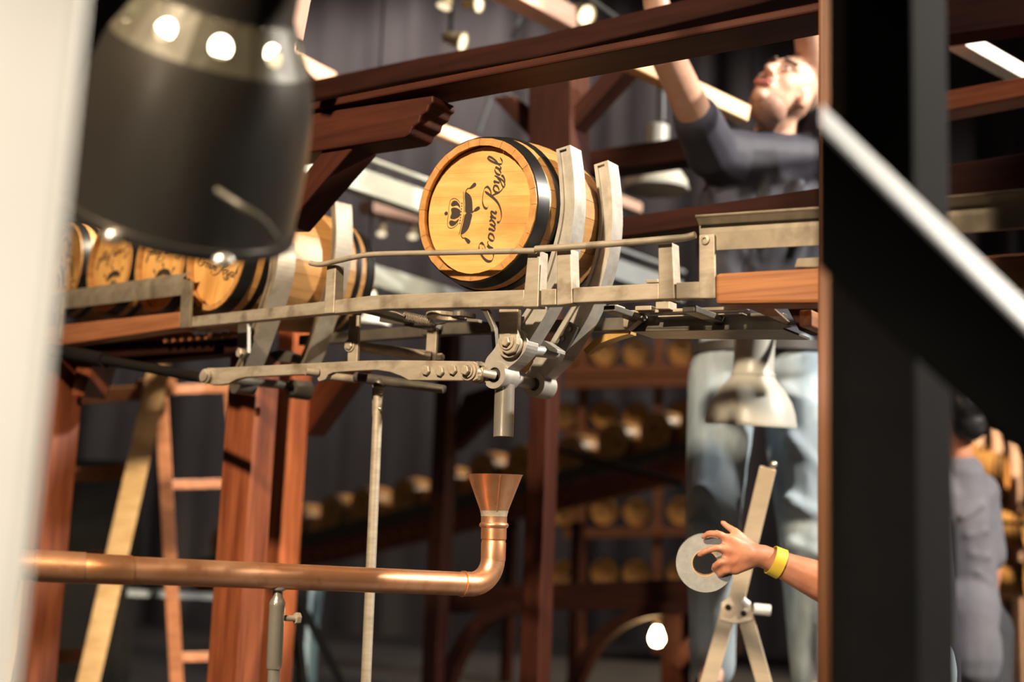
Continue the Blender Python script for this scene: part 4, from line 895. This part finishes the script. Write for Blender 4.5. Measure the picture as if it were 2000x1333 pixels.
def head(mb, c, F, U, k=1.):
    F = F.normalized(); U = (U - F * U.dot(F)).normalized(); X = F.cross(U)
    T = lambda x, y, z: c + (X * x + F * y + U * z) * k
    E = lambda x, y, z, a, b, h: mb.ball(T(x, y, z), a * k, b * k, h * k, X, F, U, 16, 10)
    E(0, -.012, .03, .076, .098, .092); E(0, .025, -.045, .060, .064, .066); E(0, .072, -.092, .026, .022, .022)
    for s in (-1, 1):
        E(s * .036, .054, -.018, .028, .028, .032); E(s * .079, -.008, -.012, .011, .020, .033)
        mb.cap(T(s * .012, .086, .036), .011 * k, T(s * .05, .070, .034), .011 * k)
    mb.cap(T(0, .090, .022), .009 * k, T(0, .112, -.022), .014 * k); mb.cap(T(-.014, .098, -.026), .009 * k, T(.014, .098, -.026), .009 * k)
    mb.cap(T(-.02, .088, -.060), .011 * k, T(.02, .088, -.060), .011 * k)
    return T, X, F, U
def hand(mb, w, palm, knuckles, fingers, thumb, r=.0085):
    mb.cap(w, .024, palm, .020)
    for kx in knuckles: mb.cap(w, .016, kx, .0125); mb.cap(palm, .016, kx, .012)
    for f in fingers + [thumb]:
        for i in range(len(f) - 1): mb.cap(f[i], r * (1.12 - .12 * i), f[i + 1], r * (1.0 - .12 * i), 10)
# --- man on the stepladder, reaching up
MAN = thing('person', V((at(1480, 1340, 3.9).x, at(1480, 1340, 3.9).y, .62)), 'man in navy t-shirt and faded jeans reaching overhead, face tilted up', 'person')
D = 3.9
sR, sL = at(1392, 300, 3.76), at(1612, 310, 3.98)
eR, eL = at(1298, 98, 3.42), at(1584, 70, 3.84)
hR, hL = at(1268, -75, 3.40), at(1546, -95, 3.72)
nk = at(1512, 268, 3.93); hc = at(1530, 182, 3.86)
hipR, hipL = at(1415, 735, 3.9), at(1548, 735, 3.92)
kR, kL = at(1392, 1010, 3.78), at(1572, 1035, 3.80)
aR, aL = at(1392, 1300, 3.86), at(1590, 1335, 3.90)
q = MB()
HF = (-RT * .40 + UP * .62 - FWD * .62); HU = (RT * .62 + UP * .62 + FWD * .42)
T, HX, HF, HU = head(q, hc, HF, HU, 1.04)
q.cap(nk - Z * .03, .062, hc - UP * .02 + FWD * .03, .052)
chain(q, [(sR, .058), (eR, .046)]); chain(q, [(eR, .044), (hR, .029)])
chain(q, [(sL, .060), (eL, .052)]); chain(q, [(eL, .050), (hL, .032)])
chain(q, [(nk, .07), (at(1490, 420, 3.92), .12), (at(1478, 560, 3.92), .125), (at(1480, 700, 3.92), .13)])
q.cap(sR, .05, sL, .05)
chain(q, [(hipR, .085), (kR, .058), (aR, .042)]); chain(q, [(hipL, .085), (kL, .058), (aL, .042)])
for a_ in (aR, aL): q.cap(a_, .04, a_ + V((-.03, -.13, -.05)), .034)
for h_, s_ in ((hR, 1), (hL, -1)):                                  # hands gripping the timber above
    d_ = V((.1 * s_, .1, 1)).normalized(); pl_ = h_ + d_ * .09
    kn = [pl_ + RT * x for x in (-.032, -.011, .011, .032)]
    fg = [[k_, k_ + d_ * .035 + FWD * .005, k_ + d_ * .05 - FWD * .03, k_ + d_ * .03 - FWD * .045] for k_ in kn]
    hand(q, h_, h_ + d_ * .05, kn, fg, [h_ + d_ * .03, h_ + d_ * .05 - RT * .045 * s_, h_ + d_ * .085 - RT * .055 * s_ - FWD * .02])
body = skin_mesh('body', q, .0085, 5, 'skin', MAN)
q = MB()                                                            # t-shirt with short sleeves
q.cap(sR, .070, sL, .070)
chain(q, [(at(1510, 287, 3.93), .078), (at(1505, 310, 3.93), .092), (at(1495, 400, 3.92), .135), (at(1480, 560, 3.92), .140), (at(1482, 640, 3.92), .146), (at(1490, 672, 3.92), .142)], 20)
for s0, e0_ in ((sR, eR), (sL, eL)): q.cap(s0, .080, s0.lerp(e0_, .36), .070); q.cap(at(1500, 350, 3.92), .10, s0, .078); q.cap(at(1510, 312, 3.93), .082, s0, .080)
chain(q, [(at(1420, 400, 3.86), .09), (at(1415, 600, 3.88), .09)]); chain(q, [(at(1570, 400, 3.94), .09), (at(1572, 640, 3.92), .095)])
for (x0, y0, x1, y1, r) in ((1380, 330, 1430, 470, .022), (1420, 330, 1452, 500, .018), (1462, 360, 1470, 520, .018), (1500, 350, 1486, 500, .020), (1560, 360, 1505, 470, .022), (1590, 420, 1520, 560, .020), (1420, 520, 1470, 620, .02), (1560, 520, 1500, 630, .02)):
    q.cap(at(x0, y0, 3.80), r, at(x1, y1, 3.79), r * .7, 8)               # folds pulled up towards the shoulders
skin_mesh('t_shirt', q, .009, 7, 'navy', MAN)
q = MB(); r0 = nk + Z * .0; q.tube([nk + (RT * math.cos(t) * .068 + (FWD * math.sin(t)) * .068) - UP * .012 - FWD * 0 for t in [i * math.tau / 20 for i in range(21)]], .008, 8); q.build('collar', G['navy'], MAN, True)
q = MB()
chain(q, [(at(1430, 700, 3.9), .115), (at(1535, 700, 3.9), .115)])
chain(q, [(hipR, .112), (kR, .083), (aR, .070)]); chain(q, [(hipL, .112), (kL, .083), (aL, .070)])
for (x0, y0, x1, y1, r, dz) in ((1365, 960, 1425, 1000, .028, 3.71), (1360, 1020, 1420, 1050, .026, 3.71), (1372, 1150, 1418, 1190, .024, 3.80), (1530, 760, 1590, 800, .03, 3.82), (1545, 860, 1600, 920, .03, 3.78), (1540, 980, 1600, 1010, .028, 3.74), (1545, 1060, 1600, 1080, .026, 3.74), (1560, 1180, 1610, 1230, .024, 3.82)):
    q.cap(at(x0, y0, dz), r, at(x1, y1, dz), r * .8, 8)               # creases
skin_mesh('jeans', q, .010, 8, 'jeans', MAN)
q = MB(); cen = at(1482, 684, 3.9)
q.lathe([(.001, 0), (.128, 0), (.136, .003), (.136, .032), (.128, .036), (.001, .036)], V((0, 0, 0)), Z, 32)
q.v = [cen - Z * .016 + RT * (v.x * 1.52) + V((FWD.x, FWD.y, 0)) * v.y * 1.05 + Z * v.z for v in q.v]; q.build('belt', G['leather'], MAN, True)
q = MB(); E = lambda x, y, z, a, b, h: q.ball(T(x, y, z), a, b, h, HX, HF, HU, 18, 12)
E(0, -.042, .050, .079, .085, .084); skin_mesh('hair', q, .008, 2, 'stubble', MAN)
q = MB(); E(0, .016, -.078, .0605, .066, .052); skin_mesh('stubble', q, .007, 2, 'stubble_shade', MAN)  # stubble shell that also paints the jaw's shadow
q = MB(); q.cap(T(-.024, .094, -.055), .006, T(.024, .094, -.055), .006, 8); q.cap(T(-.020, .096, -.066), .007, T(.020, .096, -.066), .007, 8); q.build('lips', G['lips'], MAN, True)
for s_ in (-1, 1):
    q = MB(); q.ball(T(s_ * .033, .083, .012), .012, .006, .006, HX, HF, HU, 12, 8); e_ = q.build('eye', G['white'], MAN, True)
    q = MB(); q.ball(T(s_ * .033, .0875, .013), .005, .003, .005, HX, HF, HU, 10, 6); q.build('iris', G['hair'], e_, True)
    q = MB(); q.cap(T(s_ * .018, .096, .040), .005, T(s_ * .052, .080, .038), .004, 8); q.build('eyebrow', G['stubble'], MAN, True)
    q = MB(); f0 = (aR, aL)[s_ > 0]; q.cap(f0 - Z * .055 + V((0, .05, 0)), .048, f0 - Z * .07 + V((-.03, -.17, 0)), .04, 14); q.build('shoe', G['leather'], MAN, True)
# --- person hidden behind the black column, arm out with the tape
ARM = thing('person', V((at(1755, 1000, 2.8).x, at(1755, 1000, 2.8).y, 0)), 'person behind the black column, bare arm with yellow wristband holding tape', 'person')
q = MB(); d = 2.6
wr = at(1502, 1092, d); el = at(1668, 1168, d + .02); sh_ = at(1752, 940, d + .16)
chain(q, [(wr, .024), (at(1545, 1112, d), .031), (at(1600, 1135, d), .041), (el, .043)]); chain(q, [(el, .043), (sh_, .055)])
X_ = lambda x, y, z=0: at(x, y, d + z)
palm = X_(1458, 1082, -.01)
kn = [X_(1424, 1054, -.015), X_(1419, 1074, -.02), X_(1424, 1096, -.02), X_(1434, 1113, -.015)]
fg = [[kn[0], X_(1402, 1043, -.02), X_(1384, 1042, -.012), X_(1373, 1050, -.002)],
      [kn[1], X_(1396, 1071, -.030), X_(1376, 1078, -.028), X_(1366, 1085, -.016)],
      [kn[2], X_(1406, 1099, -.028), X_(1396, 1106, -.015), X_(1394, 1113, .005)],
      [kn[3], X_(1417, 1115, -.024), X_(1408, 1122, -.012), X_(1405, 1127, .005)]]
hand(q, X_(1490, 1087), palm, kn, fg, [X_(1470, 1066, .0), X_(1437, 1039, .0), X_(1420, 1029, .008), X_(1411, 1021, .012)], .0082)
q.cap(X_(1490, 1087), .024, wr, .024); q.cap(palm, .021, X_(1440, 1090, -.008), .019)
tc = at(1757, 1010, d + .24); nb = at(1757, 850, d + .24)
q.cap(sh_, .06, nb - Z * .05, .07); q.cap(nb - Z * .02, .05, at(1750, 770, d + .23), .05)
Ta = head(q, at(1750, 745, d + .23), V((-1, -.1, 0)), Z, .98)[0]
chain(q, [(nb - Z * .08, .09), (tc - Z * .15, .10), (V((tc.x, tc.y, .95)), .11)])
hx = V((tc.x, tc.y, .92))
for s_ in (-.07, .09): chain(q, [(hx + V((0, s_, 0)), .08), (hx + V((-.01, s_, -.44)), .055), (hx + V((.01, s_, -.84)), .042)]); q.cap(hx + V((.02, s_, -.875)), .04, hx + V((-.13, s_, -.885)), .032)
skin_mesh('body', q, .0045, 5, 'skin_red', ARM)
q = MB(); chain(q, [(nb - Z * .07, .098), (tc - Z * .15, .116), (V((tc.x, tc.y, .95)), .128), (V((tc.x, tc.y + .01, .85)), .130)]); q.cap(sh_, .072, sh_.lerp(el, .3), .064); q.cap(nb - Z * .08, .08, sh_, .072); skin_mesh('t_shirt', q, .009, 4, 'navy', ARM)
q = MB()
for s_ in (-.07, .09): chain(q, [(hx + V((0, s_, 0)), .096), (hx + V((-.01, s_, -.44)), .072), (hx + V((.01, s_, -.80)), .062)])
skin_mesh('trousers', q, .010, 4, 'jeans', ARM)
q = MB(); q.ball(at(1750, 745, d + .23) + V((.02, 0, .045)), .092, .082, .085); skin_mesh('hair', q, .01, 2, 'hair', ARM)
q = MB(); a = X_(1506, 1094); b = X_(1524, 1102); ax_ = (b - a).normalized()
q.lathe([(.0285, -.011), (.030, -.011), (.0315, .013), (.030, .013)], (a + b) / 2, ax_, 28); q.v = list(q.v); q.build('wristband', G['yellow'], ARM, True)
# tape roll in the hand
TP = thing('tape_roll', at(1378, 1158, d), 'roll of silver-grey adhesive tape held in the outstretched hand', 'tape')
c = at(1377, 1101, d + .004); axt = (FWD + RT * .14 - UP * .10).normalized()
q = MB(); q.lathe([(.0275, 0), (.0585, 0), (.0590, .002), (.0590, .034), (.0585, .036), (.0275, .036)], c, axt, 48); q.build('tape', G['tape'], TP, True)
q = MB(); q.lathe([(.0250, -.0005), (.0277, -.0005), (.0277, .0365), (.0250, .0365), (.0250, -.0005)], c, axt, 40); q.build('core', G['card'], TP, True)
# --- man at the right edge seen from behind
GM = thing('person', V((at(1868, 1100, 4.7).x, at(1868, 1100, 4.7).y, 0)), 'dark-haired man in grey shirt seen from behind at the right edge', 'person')
d = 4.7; H0 = at(1866, 815, d); X0 = V((H0.x, H0.y, 0))
q = MB(); Tg = head(q, H0, V((-.5, .85, 0)), Z, 1.0)[0]
nb = at(1872, 900, d); q.cap(nb - Z * .05, .06, H0 - Z * .06, .052)
sl, sr_ = at(1800, 955, d - .05), at(1908, 965, d + .05)
pv = V((nb.x, nb.y + .02, .95))
chain(q, [(nb - Z * .04, .07), (at(1870, 1010, d), .115), (at(1872, 1150, d), .12), (pv, .125)]); q.cap(sl, .06, sr_, .06)
for s0, x in ((sl, -1), (sr_, 1)):
    e_ = s0 + V((.05 * x, .02, -.29)); w_ = e_ + V((.0, .10, -.24)); chain(q, [(s0, .055), (e_, .043), (w_, .028)])
    kn = [w_ + V((.0, .03 * 1 + k_ * .018 - .03, -.085)) for k_ in range(4)]
    hand(q, w_, w_ - Z * .05, kn, [[k_, k_ - Z * .035, k_ + V((-.02 * x, 0, -.06))] for k_ in kn], [w_ - Z * .02, w_ + V((0, .04, -.05)), w_ + V((0, .05, -.08))])
    h_ = pv + V((.09 * x, 0, -.03)); chain(q, [(h_, .085), (h_ + V((0, -.02, -.42)), .057), (V((h_.x, h_.y, .09)), .042)]); q.cap(V((h_.x, h_.y, .05)), .042, V((h_.x - .06, h_.y + .13, .04)), .034)
skin_mesh('body', q, .009, 4, 'skin_red', GM)
q = MB(); chain(q, [(nb - Z * .06, .095), (at(1862, 1010, d), .140), (at(1868, 1150, d), .145), (pv + Z * .0, .150), (pv - Z * .15, .155)], 18); q.cap(sl, .082, sr_, .082)
for s0, x in ((sl, -1), (sr_, 1)): q.cap(s0, .080, s0 + V((.04 * x, .015, -.22)), .070); q.cap(at(1872, 985, d), .12, s0, .085)
for i in range(6): q.cap(at(1880 + i * 9, 1010 + i * 36, d - .135), .014, at(1925 + i * 5, 985 + i * 52, d - .12), .007, 8)
skin_mesh('shirt', q, .010, 4, 'grey_shirt', GM)
q = MB(); q.tube([nb - Z * .015 + V((math.cos(t) * .066, math.sin(t) * .066, 0)) for t in [i * math.tau / 20 for i in range(21)]], .016, 8); q.build('collar', G['grey_shirt'], GM, True)
q = MB(); q.cap(pv + V((-.06, 0, -.04)), .12, pv + V((.06, 0, -.04)), .12)
for x in (-1, 1): h_ = pv + V((.09 * x, 0, -.05)); chain(q, [(h_, .105), (h_ + V((0, -.02, -.42)), .078), (V((h_.x, h_.y, .12)), .068)])
skin_mesh('trousers', q, .011, 4, 'dark_cloth', GM)
q = MB(); q.ball(Tg(0, -.024, .045), .090, .104, .092, n=18, m=12); q.ball(Tg(0, -.06, -.02), .070, .055, .075, n=16, m=10); skin_mesh('hair', q, .008, 2, 'hair', GM)

# ------------------------------------------------------------------ beige stepladder beside the man
SL = thing('folding_stepladder', V((at(1441, 1200, 3.3).x, at(1441, 1200, 3.3).y, 0)), 'beige folding stepladder with tall handrail, in front of the jeans', 'ladder')
gap = .42
for k_, dd in enumerate((3.25, 3.25 + gap)):
    sh2 = 1 - .0
    strip(SL, 'hand_rail', (1500, 914), (1433, 1195), dd, dd, .042, .022, 'ladder')
    rail_to_floor(SL, 'leg', (1424, 1190), (1384, 1333), dd, .040, .022, 'ladder')
    rail_to_floor(SL, 'leg', (1452, 1190), (1492, 1333), dd, .040, .022, 'ladder')
    pl_ = (at(1441, 1189, dd - .012), V((FWD.x, FWD.y, 0)).normalized())
    q = MB(); plate(q, pl_, [(1409, 1178), (1430, 1162), (1448, 1160), (1466, 1180), (1472, 1206), (1466, 1214), (1436, 1220), (1406, 1212)], .006); hp = q.build('hinge_plate', G['ladder'], SL, bevel=.002)
    for x, y in ((1422, 1187), (1452, 1199)):
        q = MB(); q.lathe([(.008, 0), (.0075, .003), (.0003, .0035)], on(x, y, pl_), -pl_[1], 12); q.build('pivot_pin', G['black_paint'], hp, True)
q = MB(); q.ball(at(1511, 908, 3.24), .009); q.build('end_cap', G['chrome'], SL, True)
a, b = at(1472, 1190, 3.245), at(1504, 1193, 3.245)
q = MB(); q.tube([a, b], .014, 12); q.build('step_end', G['white'], SL, True)
q = MB(); q.tube([at(1450, 1172, 3.235), at(1462, 1182, 3.235)], .009, 10); q.build('step_end', G['white'], SL, True)
for z, x0 in ((.50, 1395), (.25, 1390)):
    p0 = at(1424, 1190, 3.25); p1 = at(1384, 1333, 3.25); t = (z - p0.z) / (p1.z - p0.z); a = p0 + (p1 - p0) * t
    p0b = at(1424, 1190, 3.25 + gap); p1b = at(1384, 1333, 3.25 + gap); t2 = (z - p0b.z) / (p1b.z - p0b.z); b = p0b + (p1b - p0b) * t2
    q = MB(); q.beam(a, b, .09, .022); q.build('step', G['ladder'], SL, bevel=.002)
a, b = at(1470, 1225, 3.25), at(1470, 1215, 3.25 + gap + .25)
q = MB(); m_ = V((at(1490, 1300, 3.97).x, at(1490, 1300, 3.97).y, .585)); q.box(m_, V((.22, 0, 0)), V((0, .22, 0)), V((0, 0, .015)))
for sx in (-1, 1):
    for sy in (-1, 1): q.beam(m_ + V((sx * .19, sy * .19, 0)), V((m_.x + sx * .23, m_.y + sy * .23, 0)), .04, .04)
tag(q.build('work_platform', G['ladder'], None, bevel=.003), 'low beige work platform under the feet of the reaching man', 'platform')
